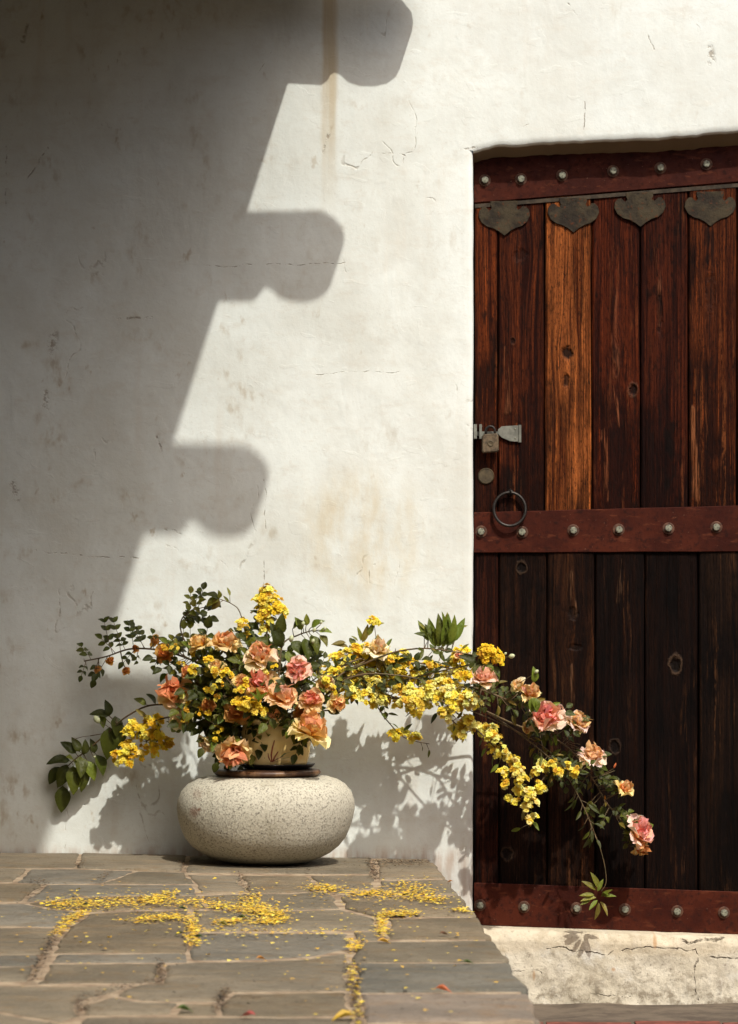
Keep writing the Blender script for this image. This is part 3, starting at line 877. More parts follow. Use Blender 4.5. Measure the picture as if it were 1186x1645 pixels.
for nn in (8, 7):
    mb = MB()
    mb.lathe([(.0150, -.001), (.0160, .001), (.0145, .0020), (.0105, .0023)], n=18, mi=0, ax='y')
    mb.lathe([(.0092, .002), (.0096, .0090), (.0084, .0108), (.0050, .0112)], n=nn, mi=1, ax='y')
    t = mb.build('bolt', None, mats=[M['washer'], M['bolt']])
    bolt_me.append(t.data); bpy.data.objects.remove(t)
strap((762, 256, 326), (1424, 204, 273), [(779, 290), (837, 288), (903, 282), (985, 275), (1061, 270), (1135, 264), (1212, 258), (1290, 252), (1370, 246)], 1)
strap((762, 823, 888), (1424, 806, 885), [(773, 854), (839, 855), (921, 852), (994, 851), (1074, 849), (1151, 847), (1228, 846), (1305, 845), (1385, 844)], 2)
strap((762, 1418, 1486), (1424, 1441, 1511), [(771, 1454), (842, 1457), (926, 1459), (1004, 1461), (1088, 1464), (1163, 1466), (1240, 1469), (1320, 1472), (1400, 1476)], 3)
mb = MB()
for i in range(12):
    pa, pb = 763 + i*55, 763 + (i+1)*55
    A = P(pa, 328 - (pa-763)*.0795, YD-.004); B = P(pb, 328 - (pb-763)*.0795, YD-.004)
    A2 = P(pa, 334 - (pa-763)*.0795, YD-.004); B2 = P(pb, 334 - (pb-763)*.0795, YD-.004)
    k = 0.0008*(i % 2)
    mb.add([A2, B2, B, A, A2 + Vector((0, .003, 0)), B2 + Vector((0, .003, 0)), B + Vector((0, .003, 0)), A + Vector((0, .003, 0))], [(0, 1, 2, 3), (0, 4, 5, 1), (3, 2, 6, 7)])
mb.build('edge_strip', M['strip'], door)
half = [(0, 36), (9, 29), (18, 24), (28, 21), (37, 14), (41.5, 4), (40, -5), (35, -10.5), (30, -11), (27, -7.5), (23, -5), (20, -9), (22, -14), (22, -20)]
outl = half + [(-x, y) for x, y in half[::-1][:-1]]
def plate_me():
    mb = MB()
    mb.prism([(x/615.0, -y/615.0) for x, y in outl][::-1], -.0035, 0.0, cham=.001)
    t = mb.build('ornament_plate', M['plate']); d = t.data; bpy.data.objects.remove(t); return d
pme = plate_me()
for px, py, rot in ((810, 343, .03), (921, 338, .02), (1028, 329, .05), (1141, 328, .02), (1252, 318, .03), (1360, 310, .03)):
    o = link('ornament_plate', pme, door); o.location = P(px, py, YD - .0032) - DO; o.rotation_euler = (0, -rot*.6, 0)
# hasp, keeper, lock cylinder, ring handle
mb = MB()
hp = [(800, 690), (806, 685), (837, 683), (837, 710), (820, 709), (806, 703), (800, 697)]
mb.prism([(P(x, y_, YD-.006).x, P(x, y_, YD-.006).z) for x, y_ in hp][::-1], YD-.0075, YD-.003, cham=.0008)
hz = P(835, 697, YD-.006)
mb.tube([Vector((hz.x, YD-.006, P(0, 683, YD).z)), Vector((hz.x, YD-.006, P(0, 711, YD).z))], .0045, n=8)
hasp = mb.build('hasp', M['galv'], door)
mb = MB()
for x0, x1 in ((761, 766), (770, 774)):
    A, B = P(x0, 705, YD-.01), P(x1, 682, YD-.01)
    mb.box((A.x, YD-.022, A.z), (B.x, YD-.001, B.z))
A, B = P(766, 700, YD-.01), P(800, 693, YD-.01)
mb.box((A.x, YD-.009, A.z), (B.x, YD-.004, B.z))
mb.build('keeper', M['galv'], door)
mb = MB()
for px, py in ((828, 689), (828, 704)):
    p = P(px, py, YD - .0075); mb.lathe([(.0026, -.001), (.0024, .001), (.0012, .0016)], c=p, n=8, ax='y')
mb.build('screw', M['bolt'], hasp, off=DO)
p = P(781, 765, YD)
mb = MB(); mb.lathe([(.0215, 0), (.0215, .004), (.019, .007), (.0185, .006), (.006, .0062)], c=p, n=28, ax='y'); mb.box((p.x-.001, p.y-.008, p.z-.005), (p.x+.001, p.y-.0055, p.z+.005))
o = mb.build('lock_cylinder', M['brass'], door); auto_smooth(o, 40)
c = P(819, 818, YD - .020)
mb = MB()
rr = 25.5/615
pts = []
for i in range(41):
    g = 2*math.pi*i/40
    pts.append(Vector((c.x + rr*math.sin(g), c.y + 0.006*(1-math.cos(g))*-1 + .006, c.z + rr*math.cos(g)*1.06)))
mb.tube(pts, .0042, n=8, cap=False)
ringo = mb.build('ring_handle', M['iron'], door, smooth=True)
mb = MB(); s_ = P(820, 791, YD)
mb.tube([Vector((s_.x, YD+.002, s_.z+.006)), Vector((s_.x, YD-.018, s_.z+.006)), Vector((s_.x, YD-.026, s_.z)), Vector((s_.x, YD-.018, s_.z-.007)), Vector((s_.x, YD+.002, s_.z-.007))], .0028, n=7)
mb.lathe([(.008, 0), (.008, .002), (.004, .003)], c=(s_.x, YD-.001, s_.z), n=14, ax='y')
mb.build('staple', M['iron'], ringo, off=DO, smooth=True)

# padlock
pc = P(788, 712, YD - .024)
pad = empty('padlock', P(788, 728, YD - .024))
tag(pad, 'small rusty brass padlock hanging from the door hasp', 'padlock')
mb = MB()
hw, hh = 13.5/615, 15.5/615
poly = [(pc.x-hw+.004, pc.z-hh), (pc.x+hw-.004, pc.z-hh+.002), (pc.x+hw, pc.z-hh+.006), (pc.x+hw-.001, pc.z+hh-.006), (pc.x+hw-.006, pc.z+hh), (pc.x-hw+.006, pc.z+hh-.002), (pc.x-hw, pc.z+hh-.008), (pc.x-hw, pc.z-hh+.004)]
mb.prism(poly, pc.y - .010, pc.y + .010, cham=.003)
mb.build('body', M['rustlock'], pad)
mb = MB()
pts = [Vector((pc.x-.012, pc.y, pc.z+hh-.004))] + [Vector((pc.x - .012*math.cos(g), pc.y + .002, pc.z + hh + .006 + .013*math.sin(g))) for g in fr(0, math.pi, 10)] + [Vector((pc.x+.012, pc.y, pc.z+hh-.004))]
mb.tube(pts, .0036, n=8)
mb.build('shackle', M['iron'], pad, smooth=True)
mb = MB(); mb.lathe([(.0085, 0), (.0085, .001), (.0065, .0016), (.003, .001)], c=(pc.x, pc.y-.010, pc.z-.001), n=18, ax='y')
mb.build('keyhole_cover', M['brass'], pad)

# ---------------------------------------------------------------- the wing's roof whose shadow lies on the wall
XE, ZB_, HR, WR = -0.091, 2.2325, 0.14, 0.073
ZR = ZB_ + HR
RY = -1.78              # end of the eave; added sky-blocking boarding continues past it
roof = empty('timber_eave', (-0.7, -1, ZB_))
tag(roof, 'timber eave with carved rafter tails that shades the wall', 'roof')
RO = roof.location.copy()
tail = [(118, 0), (138, 13), (152, 30), (155, 46), (153, 60), (146, 74), (132, 85), (112, 89.5), (88, 88), (70, 82), (58, 70), (48, 66), (41, 70), (37, 79), (26, 87)]
rp = [(-1.08, ZR)] + [(XE + x/620.0, ZR - y/620.0) for x, y in tail] + [(-1.08, ZB_)]
for k, t in enumerate((0.10, 0.518, 0.970, 1.408)):
    mb = MB(); mb.prism(rp[::-1], -(t + WR), -t)
    mb.build('rafter', M['timber'], roof)
mb = MB(); mb.box((-1.3, RY, ZR + .002), (XE, -0.02, ZR + .045)); mb.box((-1.3, -5.4, ZR + .002), (XE - 0.30, RY - .004, ZR + .045)); mb.build('boarding_and_sky_block', M['timber'], roof)  # second board is added beyond the eave to block sky
mb = MB()
mb.box((-1.24, -5.4, GZ), (-1.07, -0.03, ZR))  # wing wall out of view, set close and lengthened to block light
o = mb.build('side_wall_blocker', M['timber'])
tag(o, 'unseen brown timber side wall under the eave, lengthened to block sky light', 'wall')

# unseen hedges added behind the camera and to the right, blocking low sky
def sky_blocker(x0, x1, y0, y1, h, label):
    vs_, fs = [], []
    nx, ny = max(2, int((x1-x0)/.25)), max(2, int((y1-y0)/.25))
    nzz = int(h/.25)
    def bump(v):
        n = noise.noise_vector(v*1.1)*.16 + noise.noise_vector(v*3.3)*.10
        return v + n
    def face(fu, nu, nv):
        b = len(vs_)
        for j in range(nv+1):
            for i in range(nu+1): vs_.append(bump(fu(i/nu, j/nv)))
        for j in range(nv):
            for i in range(nu):
                a = b + j*(nu+1)+i; fs.append((a, a+1, a+nu+2, a+nu+1))
    L = lambda a, b, t: a + (b-a)*t
    face(lambda u, v: Vector((L(x0, x1, u), y1, L(GZ-.2, h, v))), nx, nzz); face(lambda u, v: Vector((L(x0, x1, u), y0, L(GZ-.2, h, v))), nx, nzz)
    face(lambda u, v: Vector((x0, L(y0, y1, u), L(GZ-.2, h, v))), ny, nzz); face(lambda u, v: Vector((x1, L(y0, y1, u), L(GZ-.2, h, v))), ny, nzz)
    face(lambda u, v: Vector((L(x0, x1, u), L(y0, y1, v), h)), nx, ny)
    tag(mesh_obj('sky_blocker', vs_, fs, M['sky_blocker']), label, 'sky_blocker')
M['sky_blocker'] = simple('dark_sky_blocker', (0.040, 0.055, 0.014), 0.8, 0, 0.7, 9, 1.0, 0.05)
sky_blocker(-12, 10, -15.5, -13.5, 5.2, 'tall dark green mass added out of view opposite the wall to block low sky')
sky_blocker(8.2, 10, -13.2, -0.6, 3.8, 'lower dark green mass added out of view on the right to block low sky')

# ---------------------------------------------------------------- stone basin, lacquer stand, pot
BY = -0.243
bc = P(428, 1376, BY); BX = bc.x
basin_loc = Vector((BX, BY, floor_z(BX) + 0.001))
prof = [(.085, 0), (.105, .004), (.135, .012), (.163, .026), (.185, .043), (.201, .063), (.212, .087), (.219, .113), (.222, .136), (.220, .158), (.212, .179), (.197, .197), (.178, .208), (.158, .2145), (.140, .217), (.132, .214), (.126, .200), (.124, .17)]
mb = MB(); mb.lathe([(r, h) for r, h in prof], n=72)
for v in mb.v:
    g = math.atan2(v.y, v.x)
    k = 1 + 0.026*noise.noise(Vector((math.cos(g)*1.3, math.sin(g)*1.3, v.z*7))) + .006*noise.noise(Vector((v.x*28, v.y*28, v.z*28)))
    v.x *= k; v.y *= k
o = mb.build('stone_basin', M['granite'], smooth=True)
o.location = basin_loc
tag(o, 'round speckled granite basin standing on the paving by the wall', 'basin')
ST = Vector((P(430, 0, BY).x, BY, basin_loc.z + 0.2165))
stand = empty('wooden_stand', ST)
tag(stand, 'flat dark lacquered wooden stand on the granite basin', 'stand')
mb = MB(); mb.lathe([(.112, 0), (.126, .001), (.1325, .006), (.1335, .011), (.129, .0165)], c=ST, n=56)
o = mb.build('rim', M['lacquer_edge'], stand, smooth=True)
mb = MB(); mb.lathe([(.1285, .0150), (.1285, .0172), (.110, .0185), (.020, .0187)], c=ST, n=48)
mb.build('top_board', M['lacquer'], stand, smooth=False)
mb = MB()
sc_ = Vector((P(445, 0, BY).x, BY, ST.z + .0188))
mb.lathe([(.074, 0), (.087, .003), (.094, .009), (.0965, .013), (.093, .012), (.080, .008), (.02, .007)], c=sc_, n=40)
o = mb.build('black_saucer', M['saucer'], smooth=True)
tag(o, 'black saucer under the cream pot', 'saucer')
PT = Vector((sc_.x, BY, sc_.z + .0075))
pot = empty('flower_pot', PT)
tag(pot, 'cream glazed eight-sided pot with red brushwork, full of roses', 'pot')
def octo(s_, z, n=6):
    """rounded oblong octagon: wide front, narrow corner faces"""
    a, b = .061*s_, .089*s_
    pts = [(a, -b), (b, -a), (b, a), (a, b), (-a, b), (-b, a), (-b, -a), (-a, -b)]
    res = []
    for i in range(8):
        p, q, r = Vector(pts[i-1]), Vector(pts[i]), Vector(pts[(i+1) % 8])
        d = .012*s_
        A = q + (p-q).normalized()*d; B = q + (r-q).normalized()*d
        for t in fr(0, 1, 4):
            w = A*(1-t)**2 + q*(2*t*(1-t)) + B*t**2
            res.append((w.x, w.y, z))
    return res
vs_, fs = [], []
pp = [(.80, 0), (.84, .003), (.88, .012), (.935, .035), (.975, .065), (.985, .085), (.95, .1), (.93, .106), (.96, .112), (.985, .116), (.96, .119), (.88, .117), (.86, .10), (.84, .075)]
for s_, h in pp: vs_ += [Vector(q) for q in octo(s_, h)]
n = 40
for i in range(len(pp) - 1):
    for j in range(n): fs.append((i*n+j, i*n+(j+1) % n, (i+1)*n+(j+1) % n, (i+1)*n+j))
fs += [tuple(range(n))[::-1], tuple((len(pp)-1)*n + j for j in range(n))]
o = mesh_obj('pot_body', vs_, fs, M['glaze'], pot, True); o.data.set_sharp_from_angle(angle=R(60))
def stroke(mb, pts, w):
    """brush stroke lying on the front face (local coordinates, x across, z up)"""
    def yy(z):
        for (s0, h0), (s1, h1) in zip(pp, pp[1:]):
            if h0 <= z <= h1: return -.089*(s0 + (s1-s0)*(z-h0)/(h1-h0)) - .0009
        return -.089
    k = len(pts); L = []
    for i, (x, z) in enumerate(pts):
        ww = w*(0.35 + 0.65*math.sin(math.pi*min(1, (i+.6)/k)))
        L += [(x - ww, yy(z), z), (x + ww, yy(z), z)]
    mb.add(L, [(2*i, 2*i+1, 2*i+3, 2*i+2) for i in range(k-1)])
mb = MB()
for pts, w in (([(-.010, .012), (-.011, .03), (-.008, .048), (-.003, .066)], .0020), ([(-.008, .012), (-.002, .026), (.006, .038)], .0024), ([(-.006, .014), (.008, .022), (.018, .026)], .0022), ([(-.012, .012), (-.018, .024), (-.019, .034)], .0016), ([(-.004, .012), (.012, .016)], .0018)): stroke(mb, pts, w)
mesh_obj('brush_strokes', mb.v, mb.f, M['brush_red'], pot)
mb = MB()
for pts, w in (([(.012, .024), (.024, .034), (.036, .036)], .0028), ([(.016, .02), (.034, .024)], .0022)): stroke(mb, pts, w)
mesh_obj('brush_leaf', mb.v, mb.f, M['brush_green'], pot)
mb = MB(); mb.lathe([(.02, .085), (.066, .088), (.072, .086), (.072, .08)], n=24)
mesh_obj('potting_soil', mb.v, mb.f, M['litter'], pot)

# ---------------------------------------------------------------- plant pieces (shared meshes)
def surf(name, mat, wfun, zfun, nu=4, nv=6, smooth=True):
    vs_, fs = [], []
    for j in range(nv + 1):
        v = j/nv
        for i in range(nu + 1):
            u = -1 + 2*i/nu
            x = u*wfun(v); vs_.append((x, v, zfun(u, v)))
    for j in range(nv):
        for i in range(nu):
            a = j*(nu+1)+i
            fs.append((a, a+1, a+nu+2, a+nu+1))
    me = bpy.data.meshes.new(name)
    me.from_pydata(vs_, [], fs); me.materials.append(mat)
    if smooth: me.polygons.foreach_set('use_smooth', [True]*len(fs))
    return me
def wl(a, b, peak): return lambda v: b*(max(0.0, math.sin(math.pi*min(1, (v if v < peak else peak + (v-peak))**a))) if False else (v/peak)**.6*(1-0.0) if v < peak else math.sqrt(max(0, 1-((v-peak)/(1-peak))**a))) * (b if True else 1)
def ovate(maxw, peak):
    def f(v):
        if v < peak: return maxw*math.sin(math.pi/2*(v/peak))**.8
        return maxw*max(0.0, 1-((v-peak)/(1-peak))**1.7)**.85 + 0.004
    return f
LEAF = {'rose': [], 'lance': [], 'broad': []}
rng = random.Random(5)
for k in range(3):
    cv, fo = rng.uniform(.12, .3), rng.uniform(.25, .5)
    LEAF['rose'].append(surf('rose_leaflet', M['leaf'], ovate(.33, .42), lambda u, v, cv=cv, fo=fo: abs(u)*fo*.33*math.sin(math.pi*v) - cv*v*v + .02*math.sin(9*v+3*u)))
    LEAF['lance'].append(surf('lance_leaf', M['leaf'], ovate(.17, .42), lambda u, v, cv=cv, fo=fo: abs(u)*fo*.17*math.sin(math.pi*v) - cv*1.2*v*v + .015*math.sin(8*v)))
    LEAF['broad'].append(surf('broad_leaf', M['leaf'], ovate(.30, .40), lambda u, v, cv=cv, fo=fo: abs(u)*fo*.3*math.sin(math.pi*v) - cv*1.4*v*v + .03*math.sin(7*v+2*u), 4, 7))
PETAL = {'outer': [], 'mid': [], 'inner': []}
def pw(mw, base):
    def f(v):
        return (base + (mw-base)*math.sin(math.pi/2*min(1, v/.68))) if v < .68 else mw*math.sqrt(max(0.0, 1-((v-.68)/.34)**2.6))
    return f
for k in range(4):
    ph = rng.uniform(0, 6)
    rf = rng.uniform(.08, .14)
    PETAL['outer'].append(surf('outer_petal', M['petal'], pw(.56, .14), lambda u, v, ph=ph, rf=rf: .20*u*u*v + .30*v*(1-v) - .36*max(0, v-.5)**1.6*(1+.6*math.sin(2.2*u+ph)) + rf*v*v*math.sin(5.5*u+ph), 6, 6))
    PETAL['mid'].append(surf('middle_petal', M['petal'], pw(.52, .14), lambda u, v, ph=ph, rf=rf: .40*u*u*v + .42*v*(1-v) + .10*v*v - .20*max(0, v-.72)*(1+math.sin(2*u+ph)) + rf*.9*v*v*math.sin(6*u+ph), 6, 6))
    PETAL['inner'].append(surf('inner_petal', M['petal'], pw(.48, .16), lambda u, v, ph=ph, rf=rf: .60*u*u*v + .45*v*(1-v) + .18*v*v + rf*v*v*math.sin(7*u+ph), 6, 5))
FLOR = []
def floret_mesh(seed):
    r = random.Random(seed)
    vs_, fs = [], []
    for cnt, ln, wd, tilt, h in ((6, 1.0, .36, .12, 0.0), (5, .74, .30, .45, .04), (4, .44, .22, .95, .07)):
        for i in range(cnt):
            g = 2*math.pi*(i + r.uniform(-.15, .15))/cnt + cnt
            l = ln*r.uniform(.7, 1.12); t = tilt*r.uniform(.2, 1.7) - r.uniform(0, .25)
            d = Vector((math.cos(g), math.sin(g), 0)); s_ = Vector((-math.sin(g), math.cos(g), 0)); z = Vector((0, 0, 1))
            D = d*math.cos(t) + z*math.sin(t); U = z*math.cos(t) - d*math.sin(t)
            b = len(vs_)
            o_ = z*h
            vs_ += [o_, o_ + D*.55*l + s_*wd + U*.10, o_ + D*l*.95 + s_*wd*.55 + U*.02, o_ + D*l*.88 + U*-.02, o_ + D*l*.95 - s_*wd*.55 + U*.02, o_ + D*.55*l - s_*wd + U*.10, o_ + D*.55*l]
            fs += [(b, b+6, b+1), (b+6, b+3, b+2, b+1), (b, b+5, b+6), (b+6, b+5, b+4, b+3)]
    me = bpy.data.meshes.new('blossom')
    # local y is the colour axis used by the petal gradient; keep florets flat coloured by a small shift
    me.from_pydata([(v.x*.5, v.y*.5 + .5, v.z*.5) for v in vs_], [], fs)
    me.materials.append(M['yellow'])
    return me
for k in range(5): FLOR.append(floret_mesh(k))
mb = MB(); mb.lathe([(.15, -.9), (.62, -.6), (.9, -.1), (.85, .35), (.5, .8), (.12, .98)], n=9)
t_ = mb.build('white_bud', M['bud'], smooth=True); BUD = t_.data; bpy.data.objects.remove(t_)
mb = MB(); mb.lathe([(.10, -1.0), (.42, -.7), (.52, -.2), (.40, .45), (.16, 1.0), (.04, 1.15)], n=9)
t_ = mb.build('rosebud', M['petal'], smooth=True); RBUD = t_.data; bpy.data.objects.remove(t_)

def basis(yv, zv):
    yv = yv.normalized()
    xv = yv.cross(zv)
    if xv.length < 1e-4: xv = yv.cross(Vector((1, .2, .1)))
    xv.normalize(); z2 = xv.cross(yv)
    return Matrix((xv, yv, z2)).transposed()
def put(name, me, parent, loc, rot, sc, colr=None):
    o = link(name, me, parent)
    o.matrix_basis = Matrix.LocRotScale(loc, rot.to_quaternion(), Vector((sc, sc, sc)) if not hasattr(sc, '__len__') else Vector(sc))
    if colr: o.color = (*colr, 1)
    return o

rp_ = random.Random(77)
def rv(): return Vector((rp_.gauss(0, 1), rp_.gauss(0, 1), rp_.gauss(0, 1))).normalized()
def vary(c, k=.25):
    f = 1 + rp_.uniform(-k, k)
    return (min(.9, c[0]*f*rp_.uniform(.9, 1.1)), min(.9, c[1]*f), min(.9, c[2]*f*rp_.uniform(.85, 1.15)))
DARK = (0.050, 0.060, 0.008); MIDG = (0.085, 0.098, 0.011); LIGHT = (0.18, 0.175, 0.020); OLIVE = (0.17, 0.125, 0.018); FRESH = (0.140, 0.175, 0.018)
PX = 1/640.0

class Branch:
    def __init__(s, name, label, cat, path, r=2.0, group=None):
        pts = [P(*p) for p in path]
        s.root = empty(name, pts[0])
        tag(s.root, label, cat, group)
        s.o = pts[0].copy()
        # smooth the path
        s.pts = []
        n = len(pts)
        for i in range(n - 1):
            p0, p1, p2, p3 = pts[max(i-1, 0)], pts[i], pts[i+1], pts[min(i+2, n-1)]
            for k in range(7):
                t = k/7
                s.pts.append(0.5*((2*p1) + (p2-p0)*t + (2*p0-5*p1+4*p2-p3)*t*t + (3*p1-p0-3*p2+p3)*t**3))
        s.pts.append(pts[-1])
        s.mb = MB()
        s.mb.tube(s.pts, r*PX, r*PX*.45, n=5)
    def at(s, t):
        f = t*(len(s.pts)-1); i = min(int(f), len(s.pts)-2)
        return s.pts[i].lerp(s.pts[i+1], f-i), (s.pts[i+1]-s.pts[i]).normalized()
    def near(s, p):
        return min(s.pts, key=lambda q: (q-p).length)
    def twig(s, a, b, r=.8, sag=0.0):
        m = a.lerp(b, .5) + Vector((0, 0, sag)) + rv()*(b-a).length*.06
        s.mb.tube([a, m, b], r*PX, r*PX*.6, n=4, cap=False)
    def leaf(s, q, d, kind, L, colr, flat=.5):
        nrm = (Vector((.25, -.8, .6)) + rv()*flat)
        put('leaf', LEAF[kind][rp_.randrange(3)], s.root, q - s.o, basis(d, nrm), L*PX, vary(colr))
    def leaves(s, n, t0, t1, kind, L, cols, compound=False, spread=1.0, up=.25, flat=.6, fwd=.5, reach=1.0):
        for i in range(n):
            t = t0 + (t1-t0)*((i + rp_.random())/n)
            p, tg = s.at(min(1, t))
            side = rv(); side = (side - tg*side.dot(tg)).normalized(); side.y *= .75
            d = (side*spread + tg*fwd + Vector((0, 0, up))).normalized()
            colr = cols[rp_.randrange(len(cols))]
            l = L*rp_.uniform(.75, 1.2)
            if not compound:
                q = p + d*l*PX*rp_.uniform(.25, .8)*reach
                s.twig(p, q, .7)
                s.leaf(q, (d + rv()*.35).normalized(), kind, l, colr, flat)
            else:
                plen = l*PX*2.3*reach
                q = p + d*plen
                s.twig(p, q, .7)
                nrm = (Vector((.25, -.9, .5)) + rv()*flat*.6).normalized()
                sd = d.cross(nrm).normalized()
                s.leaf(q, d, kind, l*1.1, colr, .25)
                for f in ((.72, .38) if rp_.random() < .75 else (.7,)):
                    for sg in (-1, 1):
                        s.leaf(p.lerp(q, f), (d*.55 + sd*sg + rv()*.15).normalized(), kind, l*.9, colr, .3)
    def cluster(s, px, py, r, n, y=None, cols=None, size=6.3, lean=(0, -.6, .5)):
        q = P(px, py, y if y is not None else 0)
        if y is None:
            m = s.near(P(px, py, -.15)); q = P(px, py, m.y)
        m = s.near(q)
        s.twig(m, q, .8)
        cols = cols or YEL
        n = int(n*2.4); r *= 1.5; size *= 1.26
        for i in range(n):
            d = (rv() + Vector(lean)*.9).normalized()
            rad = r*PX*rp_.uniform(.45, 1.0)
            loc = q + d*rad
            if i % 3 == 0: s.twig(q, loc, .5)
            nrm = (d*.7 + rv()*.35 + to_sun*.7).normalized()
            sz = size*PX*2*rp_.uniform(.55, 1.15)
            yv = rv(); b = basis(yv - nrm*yv.dot(nrm), nrm)
            put('blossom', FLOR[rp_.randrange(5)], s.root, loc - s.o - (b @ Vector((0, .5, 0)))*sz, b, sz, vary(cols[rp_.randrange(len(cols))] if rp_.random() < .88 else (.62, .36, .03), .14))
    def rose(s, px, py, dia, axis, out, inn, y=None, openness=1.0, npet=(8, 9, 8)):
        if y is None: y = s.pts[-1].y
        c = P(px, py, y)
        A = Vector(axis).normalized()
        Rr = dia*.50*PX*rp_.uniform(.94, 1.04)
        base = c - A*Rr*.45
        m = s.near(base)
        s.twig(m, base, 1.3)
        ro = empty('rose', base - s.o); ro.parent = s.root
        s.mb.tube([base - A*Rr*.28, base - A*Rr*.1, base + A*Rr*.08], Rr*.10, Rr*.22, n=7)
        a1 = A.cross(Vector((.3, .2, 1))).normalized(); a2 = A.cross(a1)
        off = rp_.uniform(0, 6)
        for kind, cnt, ang, ln, f in (('outer', npet[0], 74*openness, 1.06, 0), ('mid', npet[1], 50*openness, .98, .45), ('inner', npet[2], 27*openness, .84, .85), ('inner', 4, 10, .66, 1.0)):
            off += .6
            for i in range(cnt):
                g = off + 2*math.pi*(i + rp_.uniform(-.18, .18))/cnt
                rd = a1*math.cos(g) + a2*math.sin(g)
                al = R(ang + rp_.uniform(-17, 15))
                D = A*math.cos(al) + rd*math.sin(al)
                Nn = A*math.sin(al) - rd*math.cos(al)
                colr = tuple(o_*(1-f) + i_*f for o_, i_ in zip(out, inn))
                L = Rr*ln*rp_.uniform(.84, 1.2)
                put('petal', PETAL[kind][rp_.randrange(4)], ro, rd*Rr*.05 + A*Rr*.04*f, basis(D, Nn + rv()*.08), (L*rp_.uniform(.72, 1.1), L, L*rp_.uniform(.7, 1.7)), vary(colr, .14))
        for i in range(5):
            g = 2*math.pi*i/5
            rd = a1*math.cos(g) + a2*math.sin(g)
            put('sepal', LEAF['lance'][i % 3], ro, Vector(), basis(rd*.9 - A*.25, A), Rr*.75, vary(MIDG))
    def bud(s, px, py, r, me, colr, axis=(.3, -.2, 1), y=None, name='bud'):
        q = P(px, py, y if y is not None else s.pts[-1].y)
        s.twig(s.near(q), q - Vector(axis).normalized()*r*PX, .8)
        put(name, me, s.root, q - s.o, basis(Vector((.3, 1, .2)), Vector(axis)), (r*PX*.66, r*PX*.66, r*PX*.85), colr)
    def done(s):
        s.mb.build('stem', M['stem'], s.root, smooth=True, off=s.o)

YEL = [(.90, .67, .05), (.90, .72, .10), (.90, .62, .04), (.90, .76, .18)]
PALEY = [(.90, .76, .18), (.90, .70, .09), (.90, .80, .28), (.90, .66, .06)]
GOLD = [(.88, .56, .03), (.90, .62, .035)]
PEACH, PEACHIN = (.90, .60, .30), (.88, .36, .16)
PALE, PALEIN = (.90, .72, .44), (.90, .54, .26)
PINK, PINKIN = (.90, .56, .40), (.86, .26, .20)
BLUSH, BLUSHIN = (.90, .63, .46), (.90, .41, .25)
YPEACH, YPEACHIN = (.90, .66, .28), (.90, .48, .17)
ORNG, ORNGIN = (.76, .38, .10), (.64, .22, .06)
PMX, PMY = 437, 1168

# ---- roses in the pot, each its own cut stem
def rose_stem(label, px, py, dia, axis, oc, ic, y, opn=1.0, nl=4, via=None, lv=(DARK, MIDG, DARK)):
    path = [(PMX + (px-PMX)*.15, PMY, BY), (PMX + (px-PMX)*.6 if not via else via[0], (PMY + py)/2 - 4 if not via else via[1], (BY + y)/2), (px, py + dia*.3, y + .02)]
    b = Branch('cut_rose', label, 'rose', path, 2.2, 'cut roses in the cream pot')
    b.rose(px, py, dia, axis, oc, ic, y, opn)
    b.leaves(nl, .3, .92, 'rose', 17, lv, True, up=.1)
    b.done()
rose_stem('peach yellow rose at the top left of the bouquet, facing up', 322, 1032, 36, (-.3, -.35, .8), YPEACH, YPEACHIN, -.30)
rose_stem('wide apricot rose below the curved leafy twig', 362, 1034, 46, (0, -.4, .8), YPEACH, PEACHIN, -.33)
rose_stem('full peach rose below the upright yellow spike', 418, 1053, 50, (0, -.55, .7), PALE, PEACHIN, -.38)
rose_stem('round pink cup-shaped rose facing forward below the white buds', 478, 1075, 42, (.1, -1, .15), PINK, PINKIN, -.40, .8)
rose_stem('pink-edged peach rose in the middle of the bouquet, facing left', 419, 1098, 50, (-.25, -.6, .55), PEACH, PINKIN, -.40)
rose_stem('largest apricot pink rose in the middle, overlapping its left neighbour', 453, 1117, 50, (.25, -.55, .65), PEACH, BLUSHIN, -.42)
rose_stem('deep salmon rose above the drooping pale rose', 498, 1124, 40, (.2, -.8, .45), PEACH, PINKIN, -.38, .85)
rose_stem('small apricot rose at the start of the yellow garland', 541, 1130, 36, (.5, -.6, -.1), YPEACH, PEACHIN, -.33, .75, 2)
rose_stem('large peach orange rose at the left side of the bouquet', 278, 1112, 56, (-.3, -.7, .45), PEACH, (.78, .22, .08), -.27)
rose_stem('pale peach rose with spread petals under the large left rose', 292, 1152, 42, (-.1, -.6, .6), PALE, PALEIN, -.26, 1.15, 2)
rose_stem('orange rose half hidden by leaves left of the pot rim', 383, 1142, 44, (-.1, -.7, .3), ORNG, ORNGIN, -.37, .9)
rose_stem('pale rose seen from behind, hanging left of the pot', 335, 1192, 40, (-.5, -.2, -.5), PALE, PALEIN, -.30, .7, 1)
rose_stem('peach rose drooping in front of the left edge of the pot', 376, 1208, 50, (-.1, -.6, -.45), PEACH, (.78, .24, .10), -.38, .95, 1)
rose_stem('pale apricot rose drooping over the right rim of the pot', 500, 1172, 62, (.3, -.35, .75), YPEACH, PEACHIN, -.40, 1.15, 1)
rose_stem('shaded orange rose at the base of the upper left branch', 266, 1049, 34, (-.3, -.8, .2), ORNG, ORNGIN, -.22, .85, 2)
rose_stem('orange rose deep inside under the deep salmon rose', 488, 1150, 36, (.2, -.8, 0), ORNG, ORNGIN, -.33, .9, 1)

